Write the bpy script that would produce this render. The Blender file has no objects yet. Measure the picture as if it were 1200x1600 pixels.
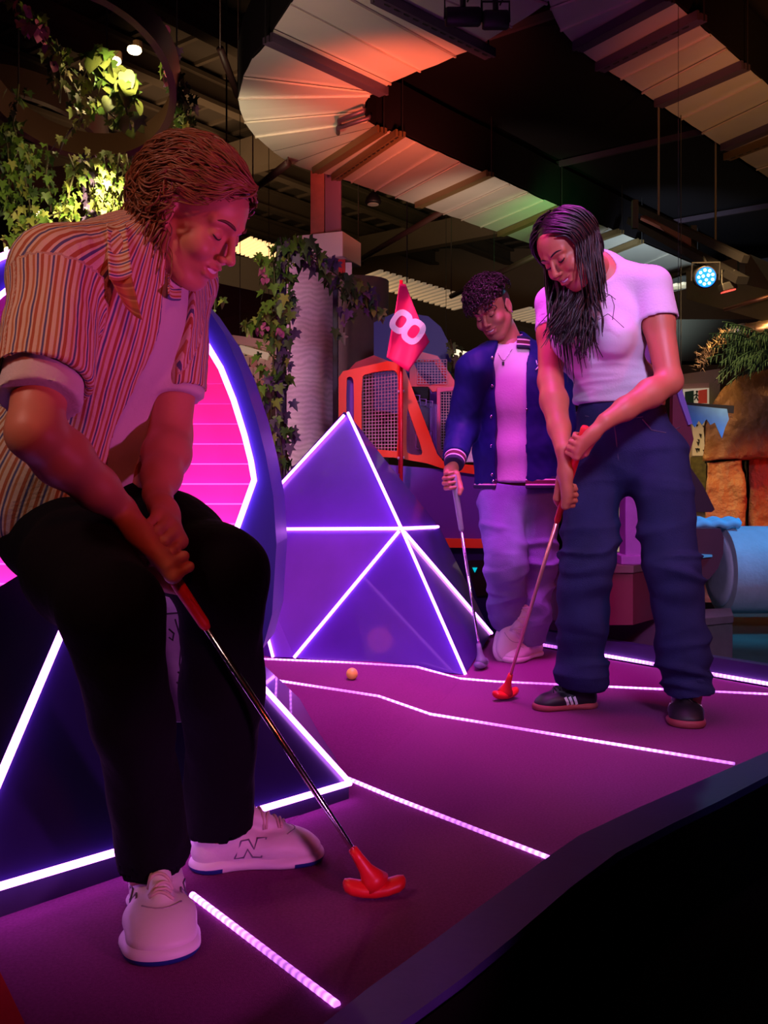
import bpy, bmesh, math, random
import numpy as np
from mathutils import Vector, Matrix

random.seed(7); np.random.seed(7)
SC = bpy.context.scene
COL = SC.collection
V = Vector
# ---------------------------------------------------------------- camera
F_PX, CX, CY, CAMH = 1450.0, 600.0, 750.0, 0.76
cam_d = bpy.data.cameras.new('camera'); cam = bpy.data.objects.new('camera', cam_d); COL.objects.link(cam)
cam.location = (0, 0, CAMH); cam.rotation_euler = (math.pi/2, 0, 0)
cam_d.sensor_fit = 'VERTICAL'; cam_d.sensor_height = 36.0; cam_d.lens = F_PX/1600*36.0
cam_d.shift_y = -50/1600.0; cam_d.clip_start = 0.05; cam_d.clip_end = 100
SC.camera = cam
# ---------------------------------------------------------------- world, exposure
SC.view_settings.view_transform = 'Standard'; SC.view_settings.look = 'None'
SC.view_settings.gamma = 1.0; SC.view_settings.exposure = 0.0
SC.view_settings.use_curve_mapping = False
w = bpy.data.worlds.new('hall_dark'); SC.world = w; w.use_nodes = True
w.node_tree.nodes['Background'].inputs[0].default_value = (0.30, 0.14, 0.22, 1)
w.node_tree.nodes['Background'].inputs[1].default_value = 0.018
SC.cycles.max_bounces = 5; SC.cycles.diffuse_bounces = 3; SC.cycles.glossy_bounces = 3
SC.cycles.transparent_max_bounces = 6; SC.cycles.sample_clamp_indirect = 4.0
SC.cycles.use_denoising = True

def look(o, target):
    o.rotation_euler = (V(target)-V(o.location)).to_track_quat('-Z', 'Y').to_euler()
def area(name, loc, target, col, energy, sx=0.5, sy=0.5, spread=math.pi):
    d = bpy.data.lights.new(name, 'AREA'); d.shape = 'RECTANGLE'; d.size = sx; d.size_y = sy
    d.energy = energy; d.color = col; d.spread = spread
    o = bpy.data.objects.new(name, d); o.location = loc; look(o, target); COL.objects.link(o); return o
def spot(name, loc, target, col, energy, deg=40, blend=0.6, r=0.05):
    d = bpy.data.lights.new(name, 'SPOT'); d.energy = energy; d.color = col
    d.spot_size = math.radians(deg); d.spot_blend = blend; d.shadow_soft_size = r
    o = bpy.data.objects.new(name, d); o.location = loc; look(o, target); COL.objects.link(o); return o
def P_(px, py, d): return ((px-CX)/F_PX*d, d, CAMH+(CY-py)/F_PX*d)
# unseen lamps without fittings: inferred stage light, and fills added for single things
area('lavender_stage_wash', (0.9, -0.6, 2.9), (1.0, 3.4, 1.0), (0.74, 0.50, 1.0), 11, .5, .5, .9)
spot('red_stage_spot', (2.9, 1.0, 2.6), (0.75, 3.0, 0.95), (1.0, 0.10, 0.04), 120, 40, .8, .12)
spot('red_front_spot', (0.5, -0.8, 2.3), (-0.45, 1.6, 0.85), (1.0, 0.10, 0.05), 60, 42, .9, .12)
spot('peach_stage_spot', (-1.7, 0.2, 2.6), (-0.5, 1.7, 1.0), (1.0, 0.50, 0.42), 84, 36, .8, .2)
spot('magenta_stage_spot', (-1.2, 2.3, 2.2), (0.8, 3.3, 1.15), (1.0, 0.04, 0.60), 48, 36, .8, .1)
spot('magenta_face_fill', (0.9, 1.1, 0.5), (-0.33, 1.68, 1.12), (1.0, 0.12, 0.62), 36, 40, .8, .05)  # added fill for the led light on his face
spot('magenta_shoe_fill', (0.55, 0.75, 0.30), (-0.32, 1.65, 0.12), (1.0, 0.20, 0.85), 24, 40, .8, .05)  # added low fill that brightens his shoes
spot('magenta_chin_fill', (0.1, 2.0, 0.35), (0.72, 2.95, 1.30), (0.95, 0.06, 0.75), 13, 46, .9, .05)  # added fill, stands in for floor led light on her face
spot('ivy_fill', P_(375, 250, 4.0), P_(418, 450, 5.0), (1.0, 0.78, 0.40), 16, 40, .8, .05)  # added fill that brightens the ivy on the post
spot('blue_curb_fill', (1.9, 1.6, 2.4), (0.82, 2.25, 0.05), (0.08, 0.25, 1.0), 26, 14, .5, .05)  # added fill that turns the curb end blue
spot('magenta_cabinet_fill', (-0.9, 3.5, 2.6), (0.3, 5.2, 1.2), (1.0, 0.16, 0.42), 200, 34, .8, .1)  # added fill that brightens flag and cabinet
area('violet_carpet_fill', (0.35, 2.9, 2.9), (0.3, 3.5, 0), (0.90, 0.08, 0.85), 15, .8, .8, 1.0)  # added wash standing in for led light on the carpet
spot('orange_duct_fill', (0.2, 4.9, 2.0), (0.08, 5.85, 3.2), (1.0, 0.12, 0.05), 330, 66, 1.0, .1)  # coloured duct lamps added in place of reflections in the sheet metal
spot('olive_duct_fill', (-1.0, 4.2, 1.9), (-0.55, 5.0, 3.2), (1.0, 0.72, 0.42), 60, 70, 1.0, .1)
spot('orange_duct_fill_far', (0.2, 5.6, 2.2), (0.1, 7.2, 3.2), (1.0, 0.18, 0.09), 210, 46, 1.0, .1)
spot('pale_duct_fill', (-1.6, 5.6, 2.0), (-1.0, 6.3, 3.2), (1.0, 0.80, 0.46), 170, 50, 1.0, .1)
spot('cream_duct_fill', (0.6, 6.9, 1.6), (0.9, 8.3, 3.2), (1.0, 0.70, 0.45), 170, 60, 1.0, .1)
spot('green_duct_fill', (1.6, 7.0, 2.3), (1.45, 8.5, 3.2), (0.10, 1.0, 0.18), 150, 42, 1.0, .1)
spot('cool_duct_fill', (2.2, 8.0, 1.9), (2.9, 10.2, 3.2), (0.75, 0.95, 1.0), 380, 60, 1.0, .1)
spot('amber_duct_fill', (2.6, 3.6, 1.3), (2.6, 5.9, 3.2), (1.0, 0.46, 0.10), 170, 55, 1.0, .1)
spot('red_duct_fill', (1.4, 3.4, 1.9), (1.75, 5.3, 3.2), (1.0, 0.18, 0.07), 130, 32, 1.0, .1)
area('warm_hall_light', (-2.5, 11.0, 3.2), (-1.5, 13.0, 5.2), (1.0, 0.62, 0.30), 95, 3, 3, 2.2)
area('warm_hall_light_right', (3.0, 12.5, 3.0), (3.5, 15.0, 5.4), (1.0, 0.62, 0.30), 14, 3, 3, 2.0)
spot('rose_column_spot', (-2.6, 4.4, 1.2), (-0.8, 6.5, 1.5), (1.0, 0.42, 0.62), 170, 50, .8, .2)
spot('amber_rock_spot', (1.8, 5.2, 2.6), (2.95, 7.0, 1.1), (1.0, 0.60, 0.20), 420, 45, .6, .1)
spot('red_rock_spot', (4.2, 5.6, 0.9), (2.95, 7.0, 0.3), (1.0, 0.03, 0.02), 120, 50, .6, .1)
spot('blue_wash_spot', (3.2, 4.6, 2.4), (2.2, 5.9, 0.2), (0.05, 0.42, 1.0), 260, 45, .6, .1)

# ---------------------------------------------------------------- picture -> place
def P(px, py, d): return V(((px-CX)/F_PX*d, d, CAMH+(CY-py)/F_PX*d))
def G(px, py, z=0.0):
    d = F_PX*(CAMH-z)/(py-CY); return P(px, py, d)
def N(*a): return np.array(a, float)

# ---------------------------------------------------------------- materials
MATS = {}
def mat(name, col, rough=0.6, metal=0.0, emit=None, es=0.0, noise=0.0, nscale=20.0, bump=0.0, bscale=60.0,
        spec=0.5, alpha=None, coat=0.0, sheen=0.0, sss=0.0, aniso=None):
    if name in MATS: return MATS[name]
    m = bpy.data.materials.new(name); m.use_nodes = True; nt = m.node_tree
    b = nt.nodes['Principled BSDF']
    b.inputs['Base Color'].default_value = (*col, 1); b.inputs['Roughness'].default_value = rough
    b.inputs['Metallic'].default_value = metal; b.inputs['Specular IOR Level'].default_value = spec
    b.inputs['Coat Weight'].default_value = coat; b.inputs['Sheen Weight'].default_value = sheen
    if sss: b.inputs['Subsurface Weight'].default_value = sss; b.inputs['Subsurface Scale'].default_value = 0.01; b.inputs['Subsurface Radius'].default_value = (1, .3, .15)
    if emit: b.inputs['Emission Color'].default_value = (*emit, 1); b.inputs['Emission Strength'].default_value = es
    if alpha is not None: b.inputs['Alpha'].default_value = alpha
    tc = nt.nodes.new('ShaderNodeTexCoord')
    if noise:
        n = nt.nodes.new('ShaderNodeTexNoise'); n.inputs['Scale'].default_value = nscale; n.inputs['Detail'].default_value = 4
        nt.links.new(tc.outputs['Object'], n.inputs['Vector'])
        r = nt.nodes.new('ShaderNodeMapRange'); r.inputs[3].default_value = 1-noise; r.inputs[4].default_value = 1+noise
        nt.links.new(n.outputs['Fac'], r.inputs[0])
        mx = nt.nodes.new('ShaderNodeMix'); mx.data_type = 'RGBA'; mx.blend_type = 'MULTIPLY'; mx.inputs[0].default_value = 1
        mx.inputs[6].default_value = (*col, 1); nt.links.new(r.outputs[0], mx.inputs[7])
        nt.links.new(mx.outputs[2], b.inputs['Base Color'])
    if bump:
        n = nt.nodes.new('ShaderNodeTexNoise'); n.inputs['Scale'].default_value = bscale; n.inputs['Detail'].default_value = 5
        nt.links.new(tc.outputs['Object'], n.inputs['Vector'])
        bp = nt.nodes.new('ShaderNodeBump'); bp.inputs['Strength'].default_value = bump; bp.inputs['Distance'].default_value = 0.01
        nt.links.new(n.outputs['Fac'], bp.inputs['Height']); nt.links.new(bp.outputs[0], b.inputs['Normal'])
    MATS[name] = m; return m
def node(m, t): return m.node_tree.nodes.new(t)
def link(m, a, b): m.node_tree.links.new(a, b)
def bsdf(m): return m.node_tree.nodes['Principled BSDF']

LEDC = (0.74, 0.19, 1.0)
m_led = mat('led_strip', (0.9, 0.8, 1), 0.4, emit=LEDC, es=9.0)
m_led_soft = mat('led_strip_soft', (0.9, 0.8, 1), 0.4, emit=(0.68, 0.17, 1.0), es=5.0)
# floor led: the separate diodes show as dots along the strip
m_led_dots = mat('led_strip_dotted', (0.8, 0.6, 1), 0.4, emit=(0.66, 0.17, 1.0), es=4.0)
_m = m_led_dots
at = node(_m, 'ShaderNodeAttribute'); at.attribute_name = 'u'
mu = node(_m, 'ShaderNodeMath'); mu.operation = 'MULTIPLY'; mu.inputs[1].default_value = 2*math.pi/0.017
link(_m, at.outputs['Fac'], mu.inputs[0])
sn = node(_m, 'ShaderNodeMath'); sn.operation = 'SINE'; link(_m, mu.outputs[0], sn.inputs[0])
mu2 = node(_m, 'ShaderNodeMath'); mu2.operation = 'MULTIPLY'; mu2.inputs[1].default_value = 2*math.pi/0.62
link(_m, at.outputs['Fac'], mu2.inputs[0])
sn2 = node(_m, 'ShaderNodeMath'); sn2.operation = 'SINE'; link(_m, mu2.outputs[0], sn2.inputs[0])
r1 = node(_m, 'ShaderNodeMapRange'); r1.inputs[1].default_value = -1; r1.inputs[3].default_value = .35; r1.inputs[4].default_value = 1.0
r2 = node(_m, 'ShaderNodeMapRange'); r2.inputs[1].default_value = -1; r2.inputs[3].default_value = 1.6; r2.inputs[4].default_value = 9.0
link(_m, sn.outputs[0], r1.inputs[0]); link(_m, sn2.outputs[0], r2.inputs[0])
mm = node(_m, 'ShaderNodeMath'); mm.operation = 'MULTIPLY'; link(_m, r1.outputs[0], mm.inputs[0]); link(_m, r2.outputs[0], mm.inputs[1])
link(_m, mm.outputs[0], bsdf(_m).inputs['Emission Strength'])

m_carpet = mat('course_carpet', (0.21, 0.042, 0.16), 0.95, noise=.35, nscale=180, bump=.35, bscale=500, spec=.1)
m_curb = mat('curb_dark_blue', (0.018, 0.012, 0.06), 0.5, noise=.3, nscale=14, bump=.05)
m_curb_red = mat('curb_red', (0.42, 0.008, 0.003), 0.9, noise=.2, spec=.05)
m_hall = mat('hall_floor', (0.002, 0.0018, 0.0015), 0.95, spec=0.02)
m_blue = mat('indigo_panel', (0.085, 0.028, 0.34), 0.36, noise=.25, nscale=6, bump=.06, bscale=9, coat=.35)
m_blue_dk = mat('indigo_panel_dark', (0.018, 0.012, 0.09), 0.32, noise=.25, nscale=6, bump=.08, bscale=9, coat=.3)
m_ring = mat('arch_blue', (0.03, 0.03, 0.30), 0.42, noise=.12, nscale=5)
m_black = mat('black_metal', (0.008, 0.007, 0.010), 0.5)
m_gal = mat('galvanised_sheet', (0.62, 0.60, 0.58), 0.34, metal=0.5, noise=.14, nscale=2.2, bump=.10, bscale=5)
m_ductside = mat('duct_side_dark', (0.006, 0.004, 0.007), 0.5, metal=.2)
m_seam = mat('duct_seam', (0.66, 0.62, 0.56), 0.35, metal=.6)
m_rail = mat('strut_rail', (0.10, 0.07, 0.13), 0.45, metal=.6)
m_rail_brass = mat('strut_rail_brass', (0.20, 0.13, 0.06), 0.45, metal=.6)
m_joist = mat('roof_steel', (0.055, 0.038, 0.026), 0.7, noise=.3, nscale=3)
m_roof = mat('roof_deck', (0.03, 0.02, 0.014), 0.8, noise=.3, nscale=2)
m_slat = mat('cream_slat', (0.85, 0.72, 0.52), 0.6)

# ---------------------------------------------------------------- object helpers
def tag(o, label=None, cat=None, group=None, kind=None):
    if label: o['label'] = label
    if cat: o['category'] = cat
    if group: o['group'] = group
    if kind: o['kind'] = kind
    return o
def empty(name, loc, label=None, cat=None, group=None, kind=None):
    o = bpy.data.objects.new(name, None); o.location = loc; o.empty_display_size = .05; COL.objects.link(o)
    return tag(o, label, cat, group, kind)
def rloc(p):
    l = V((0, 0, 0))
    while p is not None: l += V(p.location); p = p.parent
    return l
def mesh_obj(name, verts, faces, m, parent=None, smooth=False, attrs=None):
    off = rloc(parent)
    me = bpy.data.meshes.new(name)
    me.from_pydata([tuple(V(v)-off) for v in verts], [], [tuple(f) for f in faces])
    for mm_ in (m if isinstance(m, (list, tuple)) else [m]): me.materials.append(mm_)
    if smooth:
        me.polygons.foreach_set('use_smooth', [True]*len(me.polygons))
    if attrs:
        for k, a in attrs.items():
            at_ = me.attributes.new(k, 'FLOAT', 'POINT'); at_.data.foreach_set('value', np.asarray(a, np.float32))
    me.update()
    o = bpy.data.objects.new(name, me); COL.objects.link(o)
    if parent: o.parent = parent
    return o
def frame_of(d, up=V((0, 0, 1))):
    d = V(d).normalized(); s = d.cross(up)
    if s.length < 1e-4: s = d.cross(V((1, 0, 0)))
    s.normalize(); return s, s.cross(d).normalized()
class MB:
    def __init__(s): s.v = []; s.f = []
    def add(s, vs, fs):
        n = len(s.v); s.v += [V(v) for v in vs]; s.f += [tuple(i+n for i in f) for f in fs]; return s
    def box(s, c, size, rz=0.0, R=None, bev=0.0):
        bm = bmesh.new(); bmesh.ops.create_cube(bm, size=1.0)
        for v in bm.verts: v.co = V((v.co.x*size[0], v.co.y*size[1], v.co.z*size[2]))
        if bev: bmesh.ops.bevel(bm, geom=list(bm.edges), offset=bev, segments=2, affect='EDGES', profile=.5)
        M = Matrix.Translation(V(c)) @ (R.to_4x4() if R is not None else Matrix.Rotation(rz, 4, 'Z'))
        bm.verts.ensure_lookup_table()
        vs = [M @ v.co for v in bm.verts]; fs = [[v.index for v in f.verts] for f in bm.faces]; bm.free()
        return s.add(vs, fs)
    def bar(s, a, b, wd, ht, up=V((0, 0, 1))):
        a = V(a); b = V(b); sx, u = frame_of(b-a, up)
        vs = [p + sx*(x*wd/2) + u*(y*ht/2) for p in (a, b) for x, y in ((-1, -1), (1, -1), (1, 1), (-1, 1))]
        return s.add(vs, [(3, 2, 1, 0), (4, 5, 6, 7), (0, 1, 5, 4), (1, 2, 6, 5), (2, 3, 7, 6), (3, 0, 4, 7)])
    def tube(s, pts, r, n=8, cap=True, closed=False):
        pts = [V(p) for p in pts]; m_ = len(pts)
        rs = r if isinstance(r, (list, tuple, np.ndarray)) else [r]*m_
        vs = []; fs = []; up = None
        for i, p in enumerate(pts):
            if closed: d = pts[(i+1) % m_]-pts[i-1]
            else: d = pts[min(i+1, m_-1)]-pts[max(i-1, 0)]
            if d.length < 1e-9: d = V((0, 0, 1))
            d.normalize()
            if up is None: sx, up = frame_of(d)
            else:
                sx = d.cross(up); sx = sx.normalized() if sx.length > 1e-6 else frame_of(d)[0]; up = sx.cross(d).normalized()
            for k in range(n):
                a = 2*math.pi*k/n; vs.append(p + sx*(math.cos(a)*rs[i]) + up*(math.sin(a)*rs[i]))
        L = m_ if closed else m_-1
        for i in range(L):
            for k in range(n):
                j = (i+1) % m_; fs.append((i*n+k, i*n+(k+1) % n, j*n+(k+1) % n, j*n+k))
        if cap and not closed:
            fs.append(tuple(reversed(range(n)))); fs.append(tuple((m_-1)*n+k for k in range(n)))
        return s.add(vs, fs)
    def prism(s, poly, ext):
        n = len(poly); ext = V(ext); vs = [V(p) for p in poly] + [V(p)+ext for p in poly]
        fs = [tuple(range(n)), tuple(reversed(range(n, 2*n)))] + [(i, i+n, (i+1) % n+n, (i+1) % n) for i in range(n)]
        return s.add(vs, fs)
    def lathe(s, base, axis, prof, n=24, cap=True):
        axis = V(axis).normalized(); sx, u = frame_of(axis); base = V(base); vs = []; fs = []
        for r, h in prof:
            for k in range(n):
                a = 2*math.pi*k/n; vs.append(base+axis*h+sx*(r*math.cos(a))+u*(r*math.sin(a)))
        m_ = len(prof)
        for i in range(m_-1):
            for k in range(n): fs.append((i*n+k, i*n+(k+1) % n, (i+1)*n+(k+1) % n, (i+1)*n+k))
        if cap: fs.append(tuple(reversed(range(n)))); fs.append(tuple((m_-1)*n+k for k in range(n)))
        return s.add(vs, fs)
    def ball(s, c, r, n=16, m_=10, sc=(1, 1, 1)):
        c = V(c); vs = []; fs = []
        for i in range(1, m_):
            t = math.pi*i/m_
            for k in range(n):
                a = 2*math.pi*k/n; vs.append(c+V((r*sc[0]*math.sin(t)*math.cos(a), r*sc[1]*math.sin(t)*math.sin(a), r*sc[2]*math.cos(t))))
        top = len(vs); vs.append(c+V((0, 0, r*sc[2]))); vs.append(c-V((0, 0, r*sc[2])))
        for i in range(m_-2):
            for k in range(n): fs.append((i*n+k, (i+1)*n+k, (i+1)*n+(k+1) % n, i*n+(k+1) % n))
        for k in range(n):
            fs.append((top, k, (k+1) % n)); fs.append((top+1, (m_-2)*n+(k+1) % n, (m_-2)*n+k))
        return s.add(vs, fs)
    def plate(s, outer, holes, ext):
        """flat plate with holes: triangulated fill of coplanar loops, extruded by ext"""
        bm = bmesh.new(); ed = []
        for loop in [outer]+holes:
            vv = [bm.verts.new(V(p)) for p in loop]
            for i in range(len(vv)): ed.append(bm.edges.new((vv[i], vv[(i+1) % len(vv)])))
        bmesh.ops.triangle_fill(bm, use_beauty=True, use_dissolve=False, edges=ed)
        bm.verts.ensure_lookup_table(); bm.verts.index_update()
        n = len(bm.verts); base = [v.co.copy() for v in bm.verts]; fs0 = [[v.index for v in f.verts] for f in bm.faces]
        ext = V(ext); vs = base + [v+ext for v in base]
        fs = [tuple(f) for f in fs0] + [tuple(i+n for i in reversed(f)) for f in fs0]
        k = 0
        for loop in [outer]+holes:
            L = len(loop)
            for i in range(L): fs.append((k+i, k+(i+1) % L, k+(i+1) % L+n, k+i+n))
            k += L
        bm.free(); return s.add(vs, fs)
    def build(s, name, m, parent=None, smooth=False, attrs=None):
        o = mesh_obj(name, s.v, s.f, m, parent, smooth, attrs)
        bm = bmesh.new(); bm.from_mesh(o.data); bmesh.ops.recalc_face_normals(bm, faces=bm.faces); bm.to_mesh(o.data); bm.free()
        if smooth: o.data.polygons.foreach_set('use_smooth', [True]*len(o.data.polygons))
        return o
def autosm(o, deg=35):
    o.data.polygons.foreach_set('use_smooth', [True]*len(o.data.polygons))
    o.data.set_sharp_from_angle(angle=math.radians(deg)); return o
def copy_obj(o, parent=None, loc=None, rot=None, scale=None):
    c = o.copy(); COL.objects.link(c); c.parent = parent
    if loc is not None: c.location = loc
    if rot is not None: c.rotation_euler = rot
    if scale is not None: c.scale = scale
    return c
def rrect(x0, y0, x1, y1, r, n=5):
    out = []
    for cx, cy, a0 in ((x1-r, y1-r, 0), (x0+r, y1-r, 90), (x0+r, y0+r, 180), (x1-r, y0+r, 270)):
        for i in range(n+1):
            a = math.radians(a0+90*i/n); out.append((cx+r*math.cos(a), cy+r*math.sin(a)))
    return out
def smooth_poly(pts, it=2):
    pts = [tuple(p) for p in pts]
    for _ in range(it):
        q = []
        for i in range(len(pts)):
            a = pts[i]; b = pts[(i+1) % len(pts)]
            q.append(tuple(.75*x+.25*y for x, y in zip(a, b))); q.append(tuple(.25*x+.75*y for x, y in zip(a, b)))
        pts = q
    return pts
def led(a, b, name='led_strip', parent=None, r=.0065, m=None, label=None, pieces=None, flat=None, kw=None):
    """a led profile along a polyline"""
    pts = a if b is None else [a, b]
    dense = []; U = []; u = random.random()
    for i in range(len(pts)-1):
        p = V(pts[i]); q = V(pts[i+1]); L = (q-p).length; k = max(2, int(L/.01)) if m is m_led_dots else 2
        for j in range(k+(i == len(pts)-2)):
            dense.append(p.lerp(q, j/k)); U.append(u+L*j/k)
        u += L
    mb = MB().tube(dense, r, 8)
    return mb.build(name, m or m_led, parent, True, {'u': [x for x in U for _ in range(8)]})
# ================================================================= STRUCTURE
o = MB().box((1.0, 8.0, -0.20), (26, 26, 0.1)).build('floor', m_hall); tag(o, kind='structure')
ZD = 3.2
def C(px, py, z=ZD):
    d = F_PX*(z-CAMH)/(CY-py); return P(px, py, d)
RUN = V((.76, 1.0, 0)).normalized(); CRS = V((-1.0, .76, 0)).normalized()
# roof deck with ribs, joists and purlins
ZC = 5.6
ctr = V((1.0, 9.0, ZC))
o = MB().box(ctr+V((0, 0, .1)), (40, 40, .1)).build('ceiling', m_roof); tag(o, kind='structure')
jt = MB().bar(-RUN*17, RUN*17, .16, .05).bar(-RUN*17+V((0, 0, -.28)), RUN*17+V((0, 0, -.28)), .16, .05).bar(-RUN*17+V((0, 0, -.14)), RUN*17+V((0, 0, -.14)), .03, .24).build('roof_joist', m_joist)
tag(jt, kind='structure')
for i in range(-9, 11):
    c = jt if i == -9 else copy_obj(jt); c.location = ctr + CRS*(i*1.25) + V((0, 0, -.04))
pl = MB().bar(-CRS*16, CRS*16, .2, .42).build('roof_girder', m_joist); tag(pl, kind='structure')
for i, t in enumerate((-4.4, 1.0, 5.8, 10.5)):
    c = pl if i == 0 else copy_obj(pl); c.location = ctr + RUN*t + V((0, 0, -.52))
rb = MB().bar(-CRS*16, CRS*16, .05, .05).build('deck_rib', m_joist); tag(rb, kind='structure')
for i in range(-24, 30):
    c = rb if i == -24 else copy_obj(rb); c.location = ctr + RUN*(i*.45) + V((0, 0, .03))
# far walls
m_wall = mat('far_wall', (0.12, 0.075, 0.05), .9, noise=.2, nscale=2)
m_wall_rose = mat('rose_wall', (0.10, 0.042, 0.03), .9, noise=.1)
o = MB().box((1, 19.5, 2.6), (34, .2, 6)).build('wall_back', m_wall); tag(o, kind='structure')
o = MB().box((-9.5, 9, 2.6), (.2, 24, 6)).build('wall_left', m_wall); tag(o, kind='structure')
o = MB().box((13.5, 9, 2.6), (.2, 24, 6)).build('wall_right', m_wall); tag(o, kind='structure')
# bulkhead under the roof at the left and middle distance
def slab(name, pts, d0, d1, m, kind='structure'):
    a = [P(x, y, d) for (x, y), d in pts]
    return a
bk = MB().prism([P(300, 385, 13.6), P(560, 438, 14.2), P(860, 522, 15.2), P(860, 640, 15.2), P(560, 600, 14.2), P(300, 520, 13.6)], (0.1, .4, 0)).build('trim_1', mat('bulkhead', (0.022, 0.015, .012), .9), None); tag(bk, kind='structure')
bk = MB().prism([P(250, 462, 9.5), P(330, 440, 9.5), P(470, 470, 9.8), P(470, 540, 9.8), P(250, 520, 9.5)], (0, .3, 0)).build('trim_2', m_wall_rose, None); tag(bk, kind='structure')
# slatted cream ceiling bands
def slat_band(p0, p1, n, wv, label, group='slatted ceiling panels'):
    root = empty('slatted_ceiling_panel', P(*p0), label, 'ceiling panel', group)
    a = P(*p0); b = P(*p1)
    s0 = None
    for i in range(n):
        c = a.lerp(b, (i+.5)/n)
        if s0 is None:
            s0 = MB().box(a, ((b-a).length/n*.58, wv*.42, .03), rz=math.atan2(b.y-a.y, b.x-a.x)+.12).build('slat', m_slat_glow, root); k = s0
        else: k = copy_obj(s0, root)
        k.location = c - a
    return root
m_slat_glow = mat('cream_slat_glow', (0.85, 0.72, 0.52), 0.6, emit=(1, .72, .42), es=.17)  # faint glow put into the slats for the light on them
slat_band((570, 430, 11.0), (735, 478, 11.6), 18, 1.5, 'pale slatted ceiling panel beyond the tip of the pink flag')
slat_band((372, 380, 10.6), (432, 400, 10.8), 9, 1.5, 'small slatted ceiling panel between the leaning man and the ivy post')
slat_band((800, 487, 12.2), (905, 508, 12.6), 12, 1.6, 'slatted ceiling panel behind the neck of the man in the jacket')
slat_band((1030, 452, 10.0), (1240, 418, 10.6), 20, 1.1, 'brown slatted ceiling panel behind the blue stage lamp')
for (a, b, lab) in (((697, 548, 9.5), (772, 566, 9.6), 'bright white light strip behind the shoulder of the man in the jacket'),
                    ((375, 545, 8.0), (420, 558, 8.0), 'pale light bar left of the ivy post')):
    o = MB().bar(P(*a), P(*b), .1, .06).build('light_strip', mat('strip_light_white', (1, 1, .9), .5, emit=(1, .85, .55), es=1.2) if a[0] > 500 else mat('strip_dim', (.7, .6, .4), .5, emit=(1, .8, .5), es=.2))
    for e_ in (a, b): MB().tube([P(*e_), V((P(*e_).x, e_[2], 5.66))], .003, 5).build('hanger', m_black, o)
    tag(o, lab, 'light')

# ================================================================= DUCTS
def duct(pairs, name, label, side=True, bars=(), seg_mat=m_gal):
    """pairs: (far/outer px, near/inner px) across the duct; each step is one sheet panel with a raised seam"""
    A = [C(*a) for a, b in pairs]; B = [C(*b) for a, b in pairs]
    root = empty(name, A[0], label, 'duct', 'galvanised air ducts')
    for i in range(len(pairs)-1):
        zf = .004*math.sin(i*2.3)
        q = [A[i], B[i], B[i+1], A[i+1]]
        c = sum(q, V())/4
        q = [c+(p-c)*.998 for p in q]
        # slightly dished sheet: 4x2 grid
        mb = MB(); n = 6; vs = []
        for u in range(n+1):
            for w_ in range(3):
                p = q[0].lerp(q[1], u/n).lerp(q[3].lerp(q[2], u/n), w_/2)
                vs.append(p + V((0, 0, zf-.003*(w_ == 1)*(1+.6*math.sin(i*1.7+u)))))
        fs = [(u*3+w_, (u+1)*3+w_, (u+1)*3+w_+1, u*3+w_+1) for u in range(n) for w_ in range(2)]
        mb.add(vs, fs); o = mb.build('sheet_panel', seg_mat, root, True)
    sm = MB()
    for i in range(len(pairs)):
        if pairs[i][0] in ((394, 92), (375, 172), (426, 237), (455, 255)): continue
        sm.bar(A[i]+V((0, 0, -.008)), B[i]+V((0, 0, -.008)), .009, .012)
    sm.build('seam', m_seam, root)
    # casing above the sheets
    n = len(A); top = V((0, 0, .36))
    mb = MB(); vs = []
    for i in range(n): vs += [A[i]+V((0, 0, .02)), B[i]+V((0, 0, .02)), B[i]+top, A[i]+top]
    fs = []
    for i in range(n-1):
        for k in range(4): fs.append((i*4+k, (i+1)*4+k, (i+1)*4+(k+1) % 4, i*4+(k+1) % 4))
    fs += [(0, 1, 2, 3), ((n-1)*4+3, (n-1)*4+2, (n-1)*4+1, (n-1)*4)]
    mb.add(vs, fs); mb.build('casing', m_ductside, root)
    for (a, b, mt, dots) in bars:
        a = C(a[0], a[1], ZD-.03); b = C(b[0], b[1], ZD-.03); d = (b-a).normalized()
        s, u = frame_of(b-a)
        br = MB().bar(a, b, .05, .035).bar(a+s*.045, b+s*.045, .018, .05).build('strut_rail', mt, root)
        if dots:
            L = (b-a).length; h = MB(); k = 0.05
            while k < L-.05:
                h.bar(a+d*k+s*.03-V((0, 0, .022)), a+d*(k+.035)+s*.03-V((0, 0, .022)), .016, .006); k += .07
            h.build('rail_slots', m_black, br)['kind'] = 'stuff'
        for e in (a, b):
            MB().tube([e-V((0, 0, .02)), V((e.x, e.y, 5.66))], .005, 6).build('hanger_rod', m_black, root)
    return root
D1 = [((550, -168), (970, -72)), ((530, -133), (905, -30)), ((515, -107), (855, 4)), ((500, -80), (800, 40)), ((485, -53), (745, 74)),
      ((478, -40), (712, 87)), ((455, 5), (657, 110)), ((428, 46), (611, 130)), ((418, 66), (597, 138)),
      ((394, 92), (590, 141)), ((380, 120), (584, 144)), ((372, 153), (578, 149)), ((375, 172), (571, 160)), ((382, 190), (569, 174)),
      ((399, 213), (574, 189)), ((426, 237), (588, 198)), ((455, 255), (598, 202)), ((492, 268), (608, 205)), ((526, 277), (627, 210)),
      ((549, 284), (650, 221)), ((586, 297), (684, 237)), ((618, 308), (719, 253)), ((656, 321), (766, 273)), ((693, 334), (796, 287)),
      ((721, 343), (825, 300)), ((751, 354), (850, 312)), ((784, 365), (880, 325)), ((830, 381), (912, 339)), ((880, 398), (950, 356)),
      ((925, 413), (1000, 377)), ((970, 428), (1045, 396)), ((1010, 442), (1090, 415)), ((1050, 455), (1135, 434))]
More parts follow.
